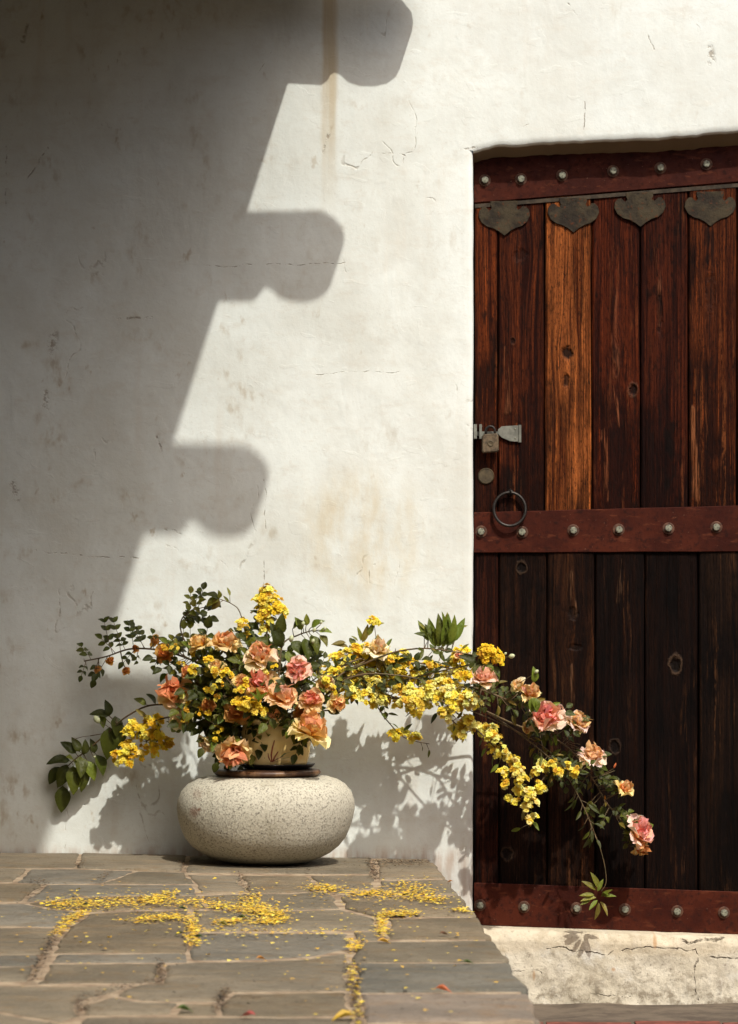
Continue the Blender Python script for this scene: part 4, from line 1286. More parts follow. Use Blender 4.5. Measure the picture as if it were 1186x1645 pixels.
for lab, px, py, dd_, ax, oc, ic, y in (('small golden rose among leaves just under the wide apricot rose', 348, 1072, 27, (-.2, -.7, .5), YPEACH, YPEACHIN, -.36),
        ('small orange rose half sunk in leaves above the small golden spray', 388, 1096, 28, (.1, -.8, .4), YPEACH, PEACHIN, -.40),
        ('small shaded orange rose among leaves above the large left rose', 303, 1078, 25, (-.4, -.7, .4), ORNG, PEACHIN, -.29),
        ('small peach rose directly above the front of the pot', 440, 1150, 28, (.0, -.7, .5), PEACH, PEACHIN, -.40),
        ('small amber rose at the root of the yellow garland', 522, 1098, 28, (.3, -.7, .4), YPEACH, ORNGIN, -.33),
        ('small dark orange rose low in the leaves left of the pot', 336, 1134, 26, (-.3, -.7, .2), ORNG, ORNGIN, -.34)):
    rose_stem(lab, px, py, dd_, ax, oc, ic, y, .85, 1)

# ---- leafy fill
fill = [('dense dark leafy sprig behind the left roses', (330, 1085), -.26, 15), ('leafy sprig with small yellow flowers left of the centre', (350, 1115), -.33, 14),
        ('leafy sprig under the wide apricot rose', (380, 1075), -.31, 12), ('leafy sprig between the full peach rose and the pink rose', (450, 1075), -.34, 12),
        ('low dark leafy sprig left of the pot', (335, 1160), -.30, 13), ('leafy sprig hanging over the left side of the pot', (362, 1183), -.34, 11),
        ('leafy sprig between the bouquet and the yellow garland', (515, 1085), -.30, 15), ('dark leafy sprig below the salmon roses', (470, 1145), -.35, 9),
        ('dark leafy sprig at the root of the upper left branch', (290, 1050), -.22, 13), ('dark leafy sprig at the root of the low left spray', (310, 1130), -.24, 12), ('dark leafy sprig tucked behind the drooping rose left of the pot', (382, 1190), -.30, 10),
        ('leafy sprig between the upright yellow spike and the left roses', (395, 1020), -.28, 9)]
for lab, (px, py), y, n in fill:
    b = Branch('leafy_sprig', lab, 'foliage', [(PMX + (px-PMX)*.1, PMY, BY), (PMX + (px-PMX)*.55, PMY + (py-PMY)*.6 - 6, (BY+y)/2), (px, py, y)], 1.8, 'leafy sprigs filling the bouquet')
    b.leaves(int(n*2.2), .25, 1.0, 'rose', 15, (DARK, MIDG, MIDG, DARK, FRESH, LIGHT), True, up=.1, reach=1.2)
    if n > 11:
        for k in range(4): b.cluster(px + rp_.uniform(-28, 28), py + rp_.uniform(-22, 26), 5, 2, y - .05, GOLD + YEL, 4.6)
    b.done()

# ---- left side
b = Branch('rose_branch', 'dark leafy rose branch reaching left, with tiny orange roses near its tip', 'rose branch', [(420, 1160, BY), (350, 1085, -.25), (280, 1050, -.19), (215, 1042, -.14), (170, 1055, -.12), (135, 1062, -.11)], 2.2)
b.leaves(9, .28, .6, 'rose', 16, (DARK, DARK, MIDG), True, up=.1)
b.leaves(7, .55, 1.0, 'rose', 14.5, (DARK, DARK, MIDG), True, up=.0)
for tip in ((168, 1000), (183, 1000), (207, 1005), (222, 1012)):
    q = P(tip[0], tip[1], -.12); m = b.near(P(tip[0] + 12, 1052, -.13)); b.twig(m, q, .7)
    for f in (.45, .75, 1.0):
        for sg in (-1, 1):
            pp_ = m.lerp(q, f); b.leaf(pp_, ((q-m).normalized()*.9 + Vector((sg*.8, 0, .1)) + rv()*.2), 'rose', 13, DARK if sg < 0 else MIDG, .3)
for px, py, d in ((177, 1062, 17), (157, 1076, 14), (203, 1078, 16), (250, 1030, 22), (218, 1042, 14)):
    b.rose(px, py, d, (-.2, -.7, .3), ORNG if px != 177 else (.75, .36, .06), ORNGIN, -.14, .75, (5, 4, 3))
b.done()
b = Branch('leafy_twig', 'thin upright twig with dark leaflets above the upper left branch', 'twig', [(380, 1110, -.27), (312, 1050, -.25), (290, 1010, -.23), (300, 985, -.22), (330, 975, -.22)], 1.6)
b.leaves(9, .5, 1.0, 'rose', 14, (DARK, MIDG, LIGHT), True, up=.2, flat=.5)
b.done()
b = Branch('leafy_twig', 'arching thin twig with one large leaf at its tip, left of the yellow spike', 'twig', [(425, 1120, -.28), (400, 1040, -.30), (386, 985, -.29), (372, 970, -.28), (352, 962, -.28)], 1.3)
for d, L, c in (((-1, -.1, .55), 24, MIDG), ((-.9, -.3, -.4), 24, LIGHT), ((-.5, -.3, -.9), 20, OLIVE), ((.1, -.3, 1), 14, LIGHT)): b.leaf(b.pts[-1], Vector(d), 'rose', L, c, .4)
b.leaves(3, .6, .95, 'lance', 16, (LIGHT, MIDG))
b.cluster(388, 1003, 8, 6, -.30, YEL, 5.2); b.cluster(398, 1022, 5, 3, -.30, PALEY, 5)
b.done()
b = Branch('banksia_spray', 'upright yellow banksia rose spike at the top of the bouquet', 'yellow flowers', [(437, 1150, BY), (432, 1060, -.29), (428, 1000, -.29), (430, 958, -.29)], 1.8, 'yellow banksia rose sprays')
for px, py, r, n in ((430, 953, 9, 12), (423, 966, 12, 14), (438, 968, 11, 12), (422, 984, 12, 14), (438, 986, 13, 14), (430, 998, 9, 8), (452, 976, 6, 4), (424, 1012, 6, 5), (458, 983, 4, 2)): b.cluster(px, py, r, n, -.29, YEL, 5.6)
b.leaves(4, .5, .75, 'broad', 22, (DARK, MIDG))
b.done()
b = Branch('broad_leaf_branch', 'broad green leaves with white buds right of the yellow spike', 'foliage', [(440, 1155, BY), (448, 1080, -.33), (455, 1035, -.33), (480, 1020, -.32), (505, 1012, -.31)], 2.0)
for px, py, d, L, c in ((450, 1040, (-.2, -.5, 1), 40, DARK), (447, 1020, (.25, -.5, .9), 34, DARK), (468, 1030, (.8, -.4, -.7), 32, MIDG), (462, 1045, (.4, -.5, -.8), 30, FRESH), (490, 1025, (.3, -.6, -1), 36, MIDG), (500, 1020, (.5, -.5, -.9), 32, MIDG),
                        (485, 1012, (-.3, -.4, .8), 22, FRESH), (500, 1008, (.6, -.4, .5), 24, FRESH), (512, 1014, (.8, -.4, .1), 22, FRESH), (514, 1020, (.5, -.4, -.5), 22, LIGHT), (492, 1005, (.1, -.4, .9), 18, LIGHT), (470, 1010, (.5, -.5, .5), 26, DARK), (435, 1035, (-.7, -.5, .4), 26, MIDG)):
    q = P(px, py, -.34); b.twig(b.near(q), q, .9); b.leaf(q, Vector(d), 'broad', L, c, .25)
for px, py, r in ((468, 1026, 7), (487, 1002, 5), (505, 1012, 5), (522, 1010, 4.5), (503, 1030, 5), (516, 1000, 4)):
    b.bud(px, py, r, BUD, None, (.2, -.5, .8), -.36)
b.done()
b = Branch('banksia_spray', 'low yellow banksia rose spray hanging left below the large peach rose', 'yellow flowers', [(415, 1162, BY), (340, 1145, -.24), (280, 1150, -.18), (235, 1165, -.15), (205, 1195, -.13)], 2.0, 'yellow banksia rose sprays')
for px, py, r, n in ((240, 1165, 10, 9), (255, 1158, 8, 6), (213, 1168, 9, 7), (208, 1180, 9, 7), (226, 1172, 9, 7), (236, 1192, 13, 15), (254, 1190, 12, 13), (268, 1196, 9, 9), (205, 1202, 9, 8), (195, 1216, 10, 9), (216, 1205, 7, 5), (225, 1215, 7, 5), (250, 1203, 11, 9), (208, 1222, 6, 4)): b.cluster(px, py, r, n, -.15, GOLD + YEL, 5.4, (0, -.6, .5))
b.leaves(8, .35, 1.0, 'lance', 20, (DARK, MIDG, OLIVE))
b.done()
b = Branch('broad_leaf_branch', 'low left branch of drooping broad dark leaves against the wall, with a white bud', 'foliage', [(400, 1164, BY), (330, 1140, -.22), (250, 1132, -.13), (205, 1150, -.09), (170, 1180, -.06), (140, 1205, -.045), (118, 1222, -.04), (100, 1240, -.035)], 2.0)
for px, py, y, d, L, c in ((176, 1150, -.07, (-.1, -.3, .9), 26, DARK), (175, 1150, -.07, (-.9, -.3, .3), 30, DARK), (185, 1150, -.07, (.2, -.3, -1), 34, DARK), (176, 1168, -.06, (.0, -.2, -1), 52, MIDG), (192, 1160, -.06, (.0, -.2, -1), 44, DARK), (163, 1148, -.07, (.2, -.4, -.9), 22, MIDG),
                           (128, 1208, -.05, (-.3, -.2, .8), 26, DARK), (122, 1210, -.05, (-.6, -.2, .6), 30, DARK), (135, 1212, -.05, (.2, -.3, .8), 24, DARK), (152, 1210, -.045, (-.1, -.3, .9), 24, DARK), (155, 1212, -.04, (.5, -.2, -.9), 36, MIDG), (130, 1215, -.05, (.1, -.5, -.7), 36, MIDG),
                           (112, 1222, -.045, (-.8, -.3, .1), 36, DARK), (108, 1228, -.04, (-.3, -.3, -.9), 40, DARK), (118, 1230, -.045, (.1, -.4, -1), 46, MIDG), (130, 1232, -.04, (.2, -.3, -1), 40, MIDG), (140, 1222, -.04, (.4, -.3, -.8), 34, FRESH), (101, 1262, -.028, (.0, -.15, -1), 44, MIDG), (95, 1232, -.035, (-.5, -.2, -.8), 32, DARK), (120, 1225, -.05, (-.1, -.6, .4), 28, FRESH), (250, 1130, -.14, (-.3, -.4, .6), 22, DARK), (235, 1132, -.13, (-.5, -.4, .4), 22, MIDG)):
    q = P(px, py, y); b.twig(b.near(q), q, .9); b.leaf(q, Vector(d), 'broad', L, c, .2)
b.bud(156, 1156, 9, BUD, None, (-.5, -.5, .4), -.085)
b.twig(P(145, 1182, -.05), P(175, 1176, -.06), .8); b.twig(P(118, 1188, -.05), P(145, 1182, -.05), .7)
b.bud(152, 1216, 3, BUD, None, (.3, -.5, .3), -.055)
b.done()
b = Branch('banksia_spray', 'small golden yellow spray inside the bouquet above the left of the pot', 'yellow flowers', [(430, 1165, BY), (415, 1145, -.36), (395, 1125, -.42)], 1.5, 'yellow banksia rose sprays')
for px, py, r, n in ((395, 1131, 9, 8), (410, 1136, 9, 8), (382, 1130, 7, 5), (385, 1110, 7, 4), (395, 1098, 5, 3), (412, 1128, 6, 4), (345, 1078, 5, 3), (362, 1083, 7, 4), (335, 1060, 5, 3), (424, 1143, 5, 3)): b.cluster(px, py, r, n, -.42, GOLD + YEL, 5.2)
b.leaves(6, .4, 1.0, 'lance', 20, (FRESH, LIGHT))
for d in ((-.3, -.6, .8), (.1, -.6, .9), (.4, -.6, .7), (0, -.8, .5)): b.leaf(P(415, 1128, -.44), Vector(d), 'lance', 24, FRESH, .3)
b.done()

# ---- the garland to the right
def garland(label, path, clusters, y, lv, r=2.0, cols=YEL, extra=None, size=6.0, name='banksia_spray'):
    b = Branch(name, label, 'yellow flowers', path, r, 'yellow banksia rose sprays')
    for px, py, rr, n in clusters: b.cluster(px, py, rr, n, (y if not callable(y) else y(px)) + rp_.uniform(-.03, .03), cols, size)
    for a in lv: b.leaves(*a[:6], **(a[6] if len(a) > 6 else {}))
    if extra: extra(b)
    b.done()
    return b
gy = lambda px: -.24 + .11*min(1, max(0, (px-520)/200))
def ex1(b):
    b.twig(b.near(P(590, 1060, -.2)), P(585, 1030, -.2), 1.0); b.twig(P(585, 1030, -.2), P(600, 1000, -.2), .8)
    b.cluster(601, 999, 6, 6, -.2, YEL, 5.6)
    for px, py, d, L, c in ((582, 1032, (.4, -.3, 1), 30, OLIVE), (580, 1030, (-.1, -.3, 1), 24, LIGHT), (590, 1022, (.5, -.3, .9), 26, LIGHT), (560, 1040, (-.8, -.3, .3), 26, OLIVE), (556, 1032, (-.7, -.3, .0), 24, OLIVE), (562, 1036, (.1, -.3, -.8), 18, OLIVE), (604, 1004, (.8, -.3, .3), 14, LIGHT), (575, 1030, (-.6, -.3, .7), 14, LIGHT)):
        b.leaf(P(px, py, -.2), Vector(d), 'lance', L, c, .3)
garland('yellow banksia rose spray along the top of the garland, one bloom rising above it', [(470, 1160, BY), (510, 1105, -.27), (560, 1065, -.24), (620, 1055, -.19), (660, 1075, -.17)],
        [(590, 1050, 14, 14), (575, 1060, 12, 11), (605, 1060, 14, 13), (560, 1070, 11, 9), (585, 1075, 13, 11), (615, 1075, 12, 10), (635, 1070, 12, 10), (545, 1060, 8, 5), (570, 1048, 9, 6), (530, 1075, 8, 4), (520, 1095, 7, 4), (640, 1085, 9, 7)], gy,
        [(14, .25, 1, 'lance', 20, (DARK, MIDG, LIGHT, FRESH)), (5, .3, .9, 'rose', 15, (DARK, MIDG), {'compound': True})], extra=ex1)
garland('yellow banksia rose spray along the lower edge of the garland beside the apricot rose', [(475, 1162, BY), (520, 1125, -.26), (570, 1105, -.22), (620, 1115, -.18), (670, 1135, -.15)],
        [(553, 1098, 12, 12), (562, 1112, 11, 9), (578, 1100, 10, 8), (596, 1097, 11, 8), (588, 1118, 10, 9), (606, 1122, 10, 9), (620, 1124, 8, 6), (598, 1130, 7, 5), (622, 1100, 9, 5), (556, 1125, 8, 5), (640, 1108, 8, 5), (535, 1110, 7, 4)], gy,
        [(18, .3, 1, 'lance', 19, (DARK, MIDG, MIDG, FRESH)), (5, .3, .8, 'rose', 15, (DARK, DARK), {'compound': True})], cols=PALEY)
garland('thick yellow banksia rose spray in the middle of the garland, before the door edge', [(480, 1160, BY), (560, 1090, -.27), (640, 1085, -.29), (700, 1100, -.28), (745, 1120, -.27)],
        [(660, 1112, 11, 10), (675, 1118, 11, 9), (690, 1108, 12, 10), (703, 1120, 10, 8), (668, 1132, 11, 9), (685, 1128, 11, 9), (655, 1125, 9, 7), (715, 1105, 12, 10), (732, 1108, 12, 10), (725, 1122, 11, 9), (740, 1130, 10, 8), (728, 1140, 9, 7), (755, 1120, 10, 8), (762, 1130, 8, 6), (712, 1145, 6, 4), (660, 1140, 6, 4), (718, 1152, 5, 3)], lambda px: gy(px) - .15,
        [(22, .4, 1, 'lance', 19, (DARK, MIDG, OLIVE, DARK))], cols=PALEY)
garland('golden banksia rose spray on the upper right of the garland near the door edge', [(490, 1155, BY), (580, 1080, -.22), (660, 1065, -.17), (730, 1075, -.14), (770, 1085, -.13)],
        [(690, 1068, 8, 6), (700, 1075, 8, 6), (680, 1085, 8, 5), (665, 1065, 7, 4), (650, 1070, 9, 6), (742, 1050, 9, 8), (735, 1063, 8, 5), (745, 1075, 7, 4), (735, 1085, 9, 7), (752, 1088, 9, 7), (765, 1080, 6, 4), (648, 1050, 6, 3), (720, 1070, 6, 3)], gy,
        [(24, .35, 1, 'lance', 19, (DARK, MIDG, DARK, LIGHT)), (5, .4, .95, 'rose', 15, (DARK, DARK, MIDG), {'compound': True})], cols=GOLD + YEL,
        extra=lambda b: b.rose(738, 1053, 20, (-.2, -.9, .2), PEACH, PINKIN, -.18, .6, (4, 4, 3)))
garland('leafy yellow spray filling the heart of the garland', [(485, 1158, BY), (540, 1095, -.25), (610, 1085, -.20), (680, 1090, -.16), (750, 1100, -.13)],
        [(540, 1060, 8, 5), (556, 1052, 8, 5), (610, 1055, 8, 5), (630, 1060, 8, 5), (580, 1085, 9, 6), (600, 1092, 9, 6), (535, 1085, 7, 4), (548, 1078, 8, 5), (562, 1088, 9, 6), (628, 1092, 9, 6), (648, 1096, 9, 6), (665, 1088, 8, 5), (682, 1098, 9, 6), (700, 1090, 8, 5), (718, 1088, 8, 5), (640, 1130, 7, 4), (610, 1108, 8, 5), (670, 1148, 5, 3), (515, 1075, 7, 3), (512, 1110, 6, 3)], gy,
        [(40, .2, 1, 'lance', 18, (DARK, MIDG, DARK, OLIVE), {'reach': 2.0}), (12, .15, .9, 'rose', 14, (DARK, DARK, MIDG), {'compound': True})])
garland('small hanging sprig with two yellow blooms before the shaded plaster', [(560, 1120, -.22), (600, 1130, -.19), (620, 1155, -.17), (650, 1185, -.15), (690, 1195, -.14)],
        [(634, 1182, 7, 6), (646, 1180, 7, 5), (668, 1183, 5, 4), (660, 1188, 4, 2)], -.16, [(7, .3, 1, 'lance', 16, (DARK, MIDG, FRESH))], 1.4)
garland('short yellow sprig hanging at the plaster edge beside the door', [(690, 1115, -.26), (715, 1145, -.25), (735, 1165, -.24), (752, 1176, -.23)],
        [(735, 1172, 9, 9), (748, 1174, 8, 8), (742, 1182, 7, 5), (755, 1160, 7, 6), (765, 1168, 6, 4), (748, 1156, 5, 3)], -.24, [(7, .2, 1, 'lance', 17, (DARK, OLIVE, MIDG))], 1.4, cols=PALEY)
garland('long pale yellow banksia spray cascading down in front of the door', [(690, 1110, -.17), (740, 1150, -.18), (785, 1190, -.18), (815, 1225, -.17), (840, 1270, -.15), (850, 1330, -.13)],
        [(778, 1173, 7, 6), (792, 1175, 8, 7), (798, 1188, 8, 7), (785, 1185, 6, 4), (793, 1208, 9, 7), (806, 1205, 8, 6), (815, 1215, 7, 5), (825, 1225, 8, 7), (832, 1238, 9, 8), (838, 1252, 8, 6), (808, 1240, 6, 4), (812, 1258, 6, 4), (835, 1270, 7, 5), (850, 1275, 8, 7), (855, 1290, 9, 7), (830, 1290, 6, 4), (818, 1284, 5, 3), (848, 1320, 6, 4), (858, 1312, 5, 3), (843, 1298, 5, 3)],
        lambda px: -.185, [(20, .35, 1, 'lance', 16, (MIDG, FRESH, DARK, OLIVE))], 1.5, cols=PALEY, size=5.4)
garland('small curl of pale yellow blooms on the door right of the long cascade', [(760, 1130, -.14), (830, 1175, -.14), (880, 1215, -.13), (900, 1235, -.12), (930, 1240, -.11)],
        [(862, 1240, 6, 5), (870, 1228, 7, 6), (876, 1240, 6, 5), (864, 1262, 6, 5), (873, 1268, 6, 5), (888, 1228, 6, 5), (899, 1240, 6, 5), (922, 1240, 7, 6), (912, 1230, 4, 2)], -.14,
        [(26, .3, 1, 'lance', 18, (DARK, MIDG, OLIVE, DARK))], 1.6, cols=PALEY, size=5.2, extra=lambda b: b.leaves(20, .40, 1, 'rose', 12, (DARK, MIDG, DARK), True, up=-.3))
b = Branch('leafy_twig', 'slender branch over the garland ending in an upright tuft of fresh green leaves', 'twig', [(545, 1085, -.24), (620, 1052, -.28), (670, 1042, -.30), (710, 1044, -.31), (760, 1052, -.31)], 1.8)
for px, py, d, L, c in ((700, 1040, (-.1, -.3, 1), 44, FRESH), (706, 1038, (.1, -.3, 1), 48, MIDG), (712, 1040, (.25, -.3, 1), 50, FRESH), (718, 1036, (.4, -.3, 1), 46, FRESH), (728, 1032, (.3, -.3, 1), 40, FRESH), (700, 1030, (-.5, -.3, .7), 30, MIDG), (688, 1030, (-.3, -.3, 1), 34, FRESH), (684, 1012, (-.6, -.3, .5), 14, LIGHT), (712, 1012, (.0, -.2, 1), 28, FRESH), (716, 1000, (.1, -.2, .9), 16, LIGHT), (735, 1010, (.8, -.2, .2), 16, LIGHT), (705, 1045, (.3, -.3, -.8), 20, MIDG), (690, 1022, (-.5, -.3, .3), 24, MIDG), (722, 1020, (.2, -.4, .9), 26, MIDG)):
    q = P(px, py, -.31); b.twig(b.near(q), q, .8); b.leaf(q, Vector(d) + rv()*.18, 'lance', L*1.05, c, .6); b.leaf(q + rv()*.006, Vector(d) + rv()*.45, 'lance', L*.7, c, .7)
b.leaves(6, .3, .9, 'lance', 15, (MIDG, LIGHT, OLIVE))
b.done()
b = Branch('rose_branch', 'single pale peach rose on top of the yellow garland', 'rose branch', [(480, 1158, BY), (540, 1090, -.26), (590, 1060, -.23), (606, 1048, -.22)], 1.8)
b.rose(608, 1041, 40, (.2, -.5, .8), PALE, PALEIN, -.23, 1.1); b.leaves(4, .5, .95, 'rose', 14, (MIDG, OLIVE), True); b.done()
b = Branch('broad_leaf_branch', 'golden flower head with broad leaves and a white bud at the door edge', 'yellow flowers', [(640, 1095, -.20), (700, 1080, -.26), (765, 1065, -.30), (785, 1055, -.31)], 1.7)
for px, py, r, n in ((776, 1048, 8, 7), (788, 1046, 9, 9), (798, 1054, 8, 7), (780, 1056, 7, 5), (800, 1064, 6, 4)): b.cluster(px, py, r, n, -.31, GOLD, 5.6)
for px, py, d, L, c in ((765, 1068, (-.6, -.3, .5), 30, DARK), (770, 1070, (.2, -.3, .8), 30, DARK), (782, 1062, (.1, -.4, -.9), 30, FRESH), (772, 1064, (-.4, -.4, -.6), 24, MIDG), (790, 1070, (.6, -.4, -.6), 22, MIDG)): b.leaf(P(px, py, -.305), Vector(d), 'broad', L, c, .3)
b.bud(822, 1054, 6.5, BUD, None, (.8, -.4, .2), -.31); b.bud(812, 1050, 3.5, BUD, None, (.5, -.4, .4), -.31)
b.done()
b = Branch('rose_branch', 'pink-edged roses in a row along the right branch over the door', 'rose branch', [(520, 1130, -.25), (640, 1095, -.18), (740, 1100, -.17), (800, 1118, -.21), (850, 1140, -.15), (905, 1165, -.09)], 2.2)
b.rose(777, 1090, 44, (-.05, -.45, .8), BLUSH, BLUSHIN, -.32, .9)
b.rose(834, 1103, 34, (-.4, -.5, .6), PALE, PALEIN, -.24, .7, (5, 4, 4)); b.rose(851, 1114, 42, (.2, -.45, .7), YPEACH, BLUSHIN, -.24, .85, (6, 4, 3))
b.rose(876, 1150, 60, (-.1, -.85, .45), BLUSH, PINKIN, -.16, 1.0, (9, 9, 8))
b.rose(927, 1161, 46, (.55, -.4, .6), BLUSH, YPEACHIN, -.10, .85); b.rose(849, 1168, 22, (-.5, -.6, -.2), YPEACH, ORNGIN, -.13, .7, (4, 3, 3))
b.bud(862, 1079, 5, BUD, None, (.6, -.4, .6), -.3)
b.leaves(26, .42, 1.0, 'rose', 14, (DARK, MIDG, DARK), True, up=-.2, reach=1.1)
b.leaves(30, .35, .95, 'lance', 18, (MIDG, FRESH, DARK, OLIVE), up=-.1, reach=2.2)
for d in ((.1, -.3, 1), (-.2, -.3, -1), (.3, -.3, -.9)): b.leaf(P(858, 1096 if d[2] > 0 else 1120, -.29), Vector(d), 'broad', 24, FRESH, .3)
b.done()
b = Branch('rose_branch', 'thorny branch arching down the door to the lowest large pale pink rose', 'rose branch', [(600, 1120, -.2), (740, 1130, -.11), (830, 1165, -.06), (905, 1195, -.04), (950, 1248, -.03), (975, 1290, -.03), (1000, 1320, -.03), (1018, 1340, -.035)], 2.1)
b.rose(952, 1214, 46, (.2, -.5, .7), BLUSH, YPEACHIN, -.06, .95); b.rose(940, 1222, 26, (-.4, -.6, .1), YPEACH, ORNGIN, -.05, .8, (4, 3, 3))
b.rose(1003, 1266, 40, (.45, -.4, .5), YPEACH, PEACHIN, -.05, .7, (5, 4, 4))
b.rose(1027, 1335, 54, (.75, -.5, .45), BLUSH, PINKIN, -.065, .95, (7, 6, 6)); b.rose(1029, 1362, 34, (.4, -.5, -.5), YPEACH, ORNGIN, -.05, .8, (5, 4, 3))
b.bud(988, 1230, 5.5, RBUD, (.75, .25, .14), (.4, -.2, 1), -.04, 'rosebud'); b.twig(P(950, 1250, -.03), P(988, 1238, -.04), 1.2); b.bud(972, 1281, 4, RBUD, (.6, .25, .06), (0, -.2, 1), -.035, 'rosebud')
b.leaves(9, .5, .78, 'rose', 14, (DARK, MIDG), True); b.leaves(14, .78, 1.0, 'rose', 12.5, (MIDG, DARK, FRESH), True, reach=.7)
b.leaves(26, .3, .8, 'lance', 17, (DARK, MIDG, OLIVE), reach=2.2)
b.leaves(9, .3, .6, 'rose', 14, (DARK, MIDG, DARK), True)
for k in range(7): b.twig(P(905 + k*4, 1185 + k*5, -.04), P(925 + k*3 + rp_.uniform(-8, 8), 1190 + k*6, -.045), .8)
b.done()
b = Branch('leafy_twig', 'long bare hanging stem ending in a tuft of yellow-green leaves on the lowest strap', 'twig', [(700, 1120, -.14), (800, 1160, -.12), (880, 1205, -.10), (922, 1265, -.09), (950, 1325, -.085), (968, 1375, -.08), (974, 1415, -.08), (966, 1432, -.08)], 1.15)
for px, py, d, L, c in ((962, 1428, (-.3, -.3, .9), 30, LIGHT), (958, 1430, (-.7, -.3, .6), 28, LIGHT), (960, 1432, (.3, -.3, .8), 22, (.17, .18, .03)), (955, 1438, (-1, -.3, .15), 24, LIGHT), (958, 1442, (-.9, -.3, .0), 26, (.2, .2, .035)), (966, 1440, (.5, -.4, .5), 22, LIGHT), (970, 1440, (.9, -.3, .2), 20, FRESH), (960, 1446, (-.6, -.5, -.5), 22, FRESH), (964, 1448, (.5, -.4, -.6), 26, (.2, .16, .03)), (962, 1450, (-.1, -.3, -1), 28, OLIVE), (950, 1445, (-.9, -.3, -.3), 20, (.2, .2, .04)), (968, 1434, (.2, -.6, .1), 22, FRESH)):
    b.leaf(P(px, py, -.08), Vector(d), 'lance', L, c, .3)
b.leaves(16, .42, .62, 'lance', 21, (DARK, MIDG, DARK), up=-.5)
b.leaves(8, .2, .4, 'lance', 18, (DARK, OLIVE))
b.done()

# ---------------------------------------------------------------- fallen petals, litter and leaves on the paving
rng = random.Random(31)
def flat_petal(mb, p, s_, mi):
    g = rng.uniform(0, 6.28); up = rng.uniform(.0, .22)*(1 if rng.random() < .85 else 2)
    a = Vector((math.cos(g), math.sin(g), 0)); b_ = Vector((-math.sin(g), math.cos(g), 0))
    z = Vector((0, 0, 1))
    mb.add([p, p + a*s_*.5 + b_*s_*.45 + z*s_*up, p + a*s_ + z*s_*up*.5, p + a*s_*.5 - b_*s_*.45 + z*s_*up*rng.uniform(.3, 1)], [(0, 1, 2), (0, 2, 3)], mi)
def scatter(mb, pts, n, sx, sy, s0, s1, nm):
    for _ in range(int(n*(2.9 if sy < 6 else 1.2))):
        t = rng.random()*(len(pts)-1); i = min(int(t), len(pts)-2); f = t - i
        px = pts[i][0]*(1-f) + pts[i+1][0]*f + rng.gauss(0, sx*1.4); py = pts[i][1]*(1-f) + pts[i+1][1]*f + rng.gauss(0, sy*(1.2 if rng.random() < .75 else 3.0))
        if py < 1385 or py > 1700: continue
        p = F(px, py)
        ex = [e for e in edge if e.y <= p.y]
        if p.x > (ex[0].x if ex else edge[-1].x) - .02: continue
        p.z += .003 + rng.uniform(0, .004)
        flat_petal(mb, p, rng.uniform(s0, s1), rng.randrange(nm))
pm_y = []
for nme, colr in (('yellow_petal_litter', (.90, .66, .04)), ('pale_petal_litter', (.90, .70, .10)), ('amber_petal_litter', (.80, .48, .03)), ('faded_petal_litter', (.70, .42, .05))):
    pm_y.append(simple(nme, colr, .7, 0, .2, 40, 0.0))
mb = MB()
for pts, n, sx, sy in (([(80,1456),(130,1456),(190,1452),(250,1450),(340,1456),(420,1466),(455,1473)], 620, 8, 3.2), ([(140,1466),(112,1480),(88,1506)], 110, 4, 1.5), ([(240,1450),(275,1436)], 80, 6, 2),
        ([(215,1482),(290,1475)], 110, 6, 2), ([(306,1474),(309,1520)], 120, 5, 2), ([(398,1440),(405,1455),(425,1470)], 120, 8, 3), ([(350,1486),(395,1480)], 70, 6, 2), ([(415,1484),(455,1481)], 80, 6, 2),
        ([(500,1428),(540,1431)], 110, 7, 2.5), ([(560,1438),(640,1438),(712,1450)], 260, 8, 2.5), ([(640,1424),(690,1436)], 90, 10, 3), ([(610,1472),(668,1470)], 90, 6, 1.5), ([(612,1476),(613,1505)], 80, 4, 2),
        ([(568,1513),(573,1528)], 45, 5, 3), ([(735,1464),(768,1466)], 60, 6, 1.5), ([(300,1500),(560,1502)], 60, 10, 2), ([(100,1460),(700,1450)], 200, 40, 16), ([(50,1540),(800,1530)], 130, 60, 40), ([(565,1550),(575,1640)], 40, 4, 4)):
    scatter(mb, pts, n, sx, sy, .004, .0115, 4)
tag(mb.build('fallen_petals', None, mats=pm_y), 'yellow petals strewn over the paving and its joints', 'petals', kind='stuff')
mb = MB()
lm = [M['litter'], simple('pale_litter', (.24, .15, .07), .9, 0, .4, 30, .2), simple('black_litter', (.025, .018, .012), .9)]
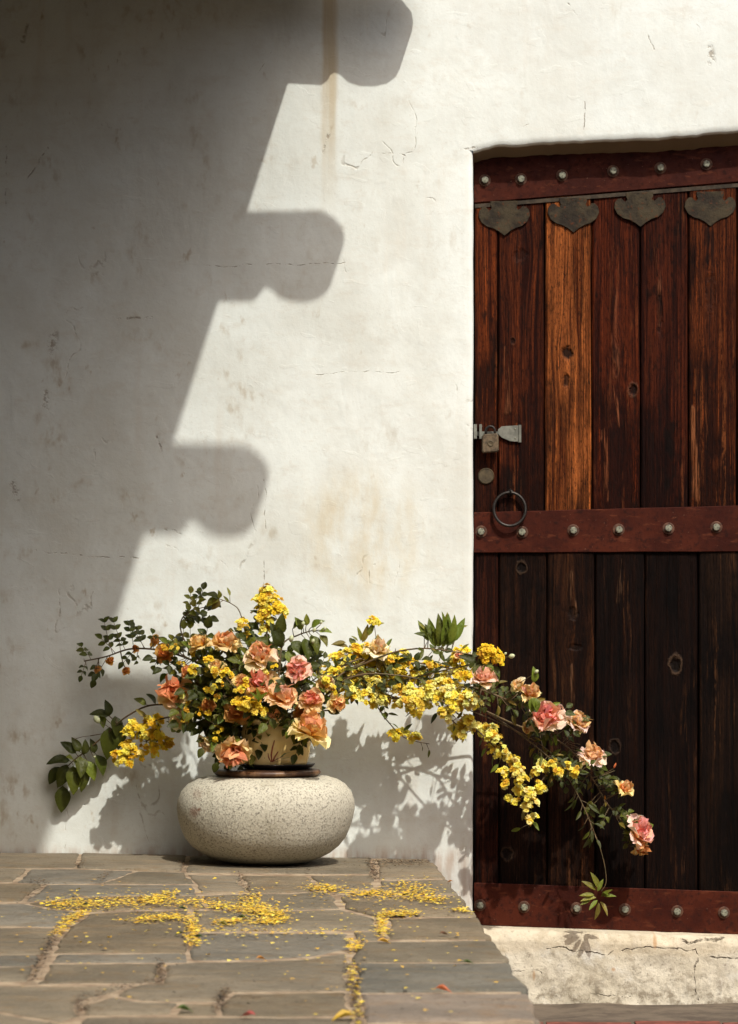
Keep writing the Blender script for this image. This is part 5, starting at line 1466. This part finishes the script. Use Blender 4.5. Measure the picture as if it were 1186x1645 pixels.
for pts, n, sx, sy in (([(582,1385),(690,1386)], 220, 4, 1.0), ([(597,1386),(604,1412)], 120, 3, 2), ([(600,1390),(670,1391)], 60, 8, 2), ([(48,1420),(74,1420),(40,1446)], 70, 3, 2), ([(86,1510),(72,1535),(50,1577)], 130, 4, 3), ([(258,1550),(258,1580)], 80, 3, 2), ([(248,1578),(170,1597),(125,1610),(130,1630)], 90, 4, 2),
        ([(565,1550),(568,1590),(580,1645)], 170, 4, 4), ([(362,1592),(350,1625)], 60, 4, 2), ([(385,1406),(397,1433)], 50, 3, 2), ([(131,1386),(124,1393)], 25, 3, 1), ([(180,1400),(160,1417)], 30, 3, 1), ([(300,1386),(600,1400)], 60, 20, 5), ([(0,1450),(780,1460)], 130, 60, 35), ([(0,1590),(800,1600)], 80, 60, 30), ([(290,1387),(300,1405)], 30, 3, 2)):
    scatter(mb, pts, n, sx, sy, .003, .0075, 3)
tag(mb.build('leaf_litter', None, mats=lm), 'brown bits of dry litter in the joints of the paving', 'litter', kind='stuff')
for px, py, L, c, lab in ((570, 1638, 34, (.62, .40, .05), 'yellow leaf lying on the joint at the front of the paving'), (698, 1594, 26, (.55, .14, .05), 'red and orange petal on the large front right flagstone'),
        (411, 1545, 18, (.62, .26, .05), 'orange petal on the joint of the middle flagstone'), (411, 1637, 24, (.42, .10, .09), 'dark red curled petal at the front of the paving'),
        (381, 1478, 22, (.06, .09, .02), 'green leaf among the yellow petals, nearest below the basin'), (350, 1489, 22, (.20, .17, .03), 'olive leaf at the left end of a yellow petal heap'),
        (326, 1510, 20, (.05, .08, .02), 'green leaf lying right of the petal-filled upright joint'), (296, 1504, 18, (.06, .08, .02), 'small green leaf left of the petal-filled upright joint'),
        (283, 1627, 24, (.07, .12, .02), 'bright green leaf in the joint of a small front flagstone'), (742, 1551, 20, (.09, .12, .03), 'green leaf on the right flagstones near the edge'),
        (706, 1505, 18, (.16, .07, .03), 'brown curled leaf on the right paving'), (286, 1464, 20, (.06, .08, .02), 'dark green leaf amid the longest strip of petals'),
        (133, 1457, 14, (.04, .06, .02), 'dark green scrap at the left end of the petal strip'), (728, 1420, 14, (.50, .20, .05), 'orange scrap on the rear right flagstone near the door'), (606, 1517, 24, (.60, .33, .04), 'amber leaf in the joint of the right flagstones')):
    p = F(px, py); p.z += .006
    o = link('fallen_leaf', LEAF['rose'][rng.randrange(3)])
    g = rng.uniform(-.5, .5) + (0 if rng.random() < .5 else math.pi)
    o.matrix_basis = Matrix.LocRotScale(p, basis(Vector((math.cos(g), math.sin(g), .12)), Vector((rng.uniform(-.3, .3), -.08, 1))).to_quaternion(), Vector((L*.5/640, L*.66/640, L*.9/640)))
    o.color = (*c, 1)
    tag(o, lab, 'leaf', 'larger leaves and petals fallen on the paving')
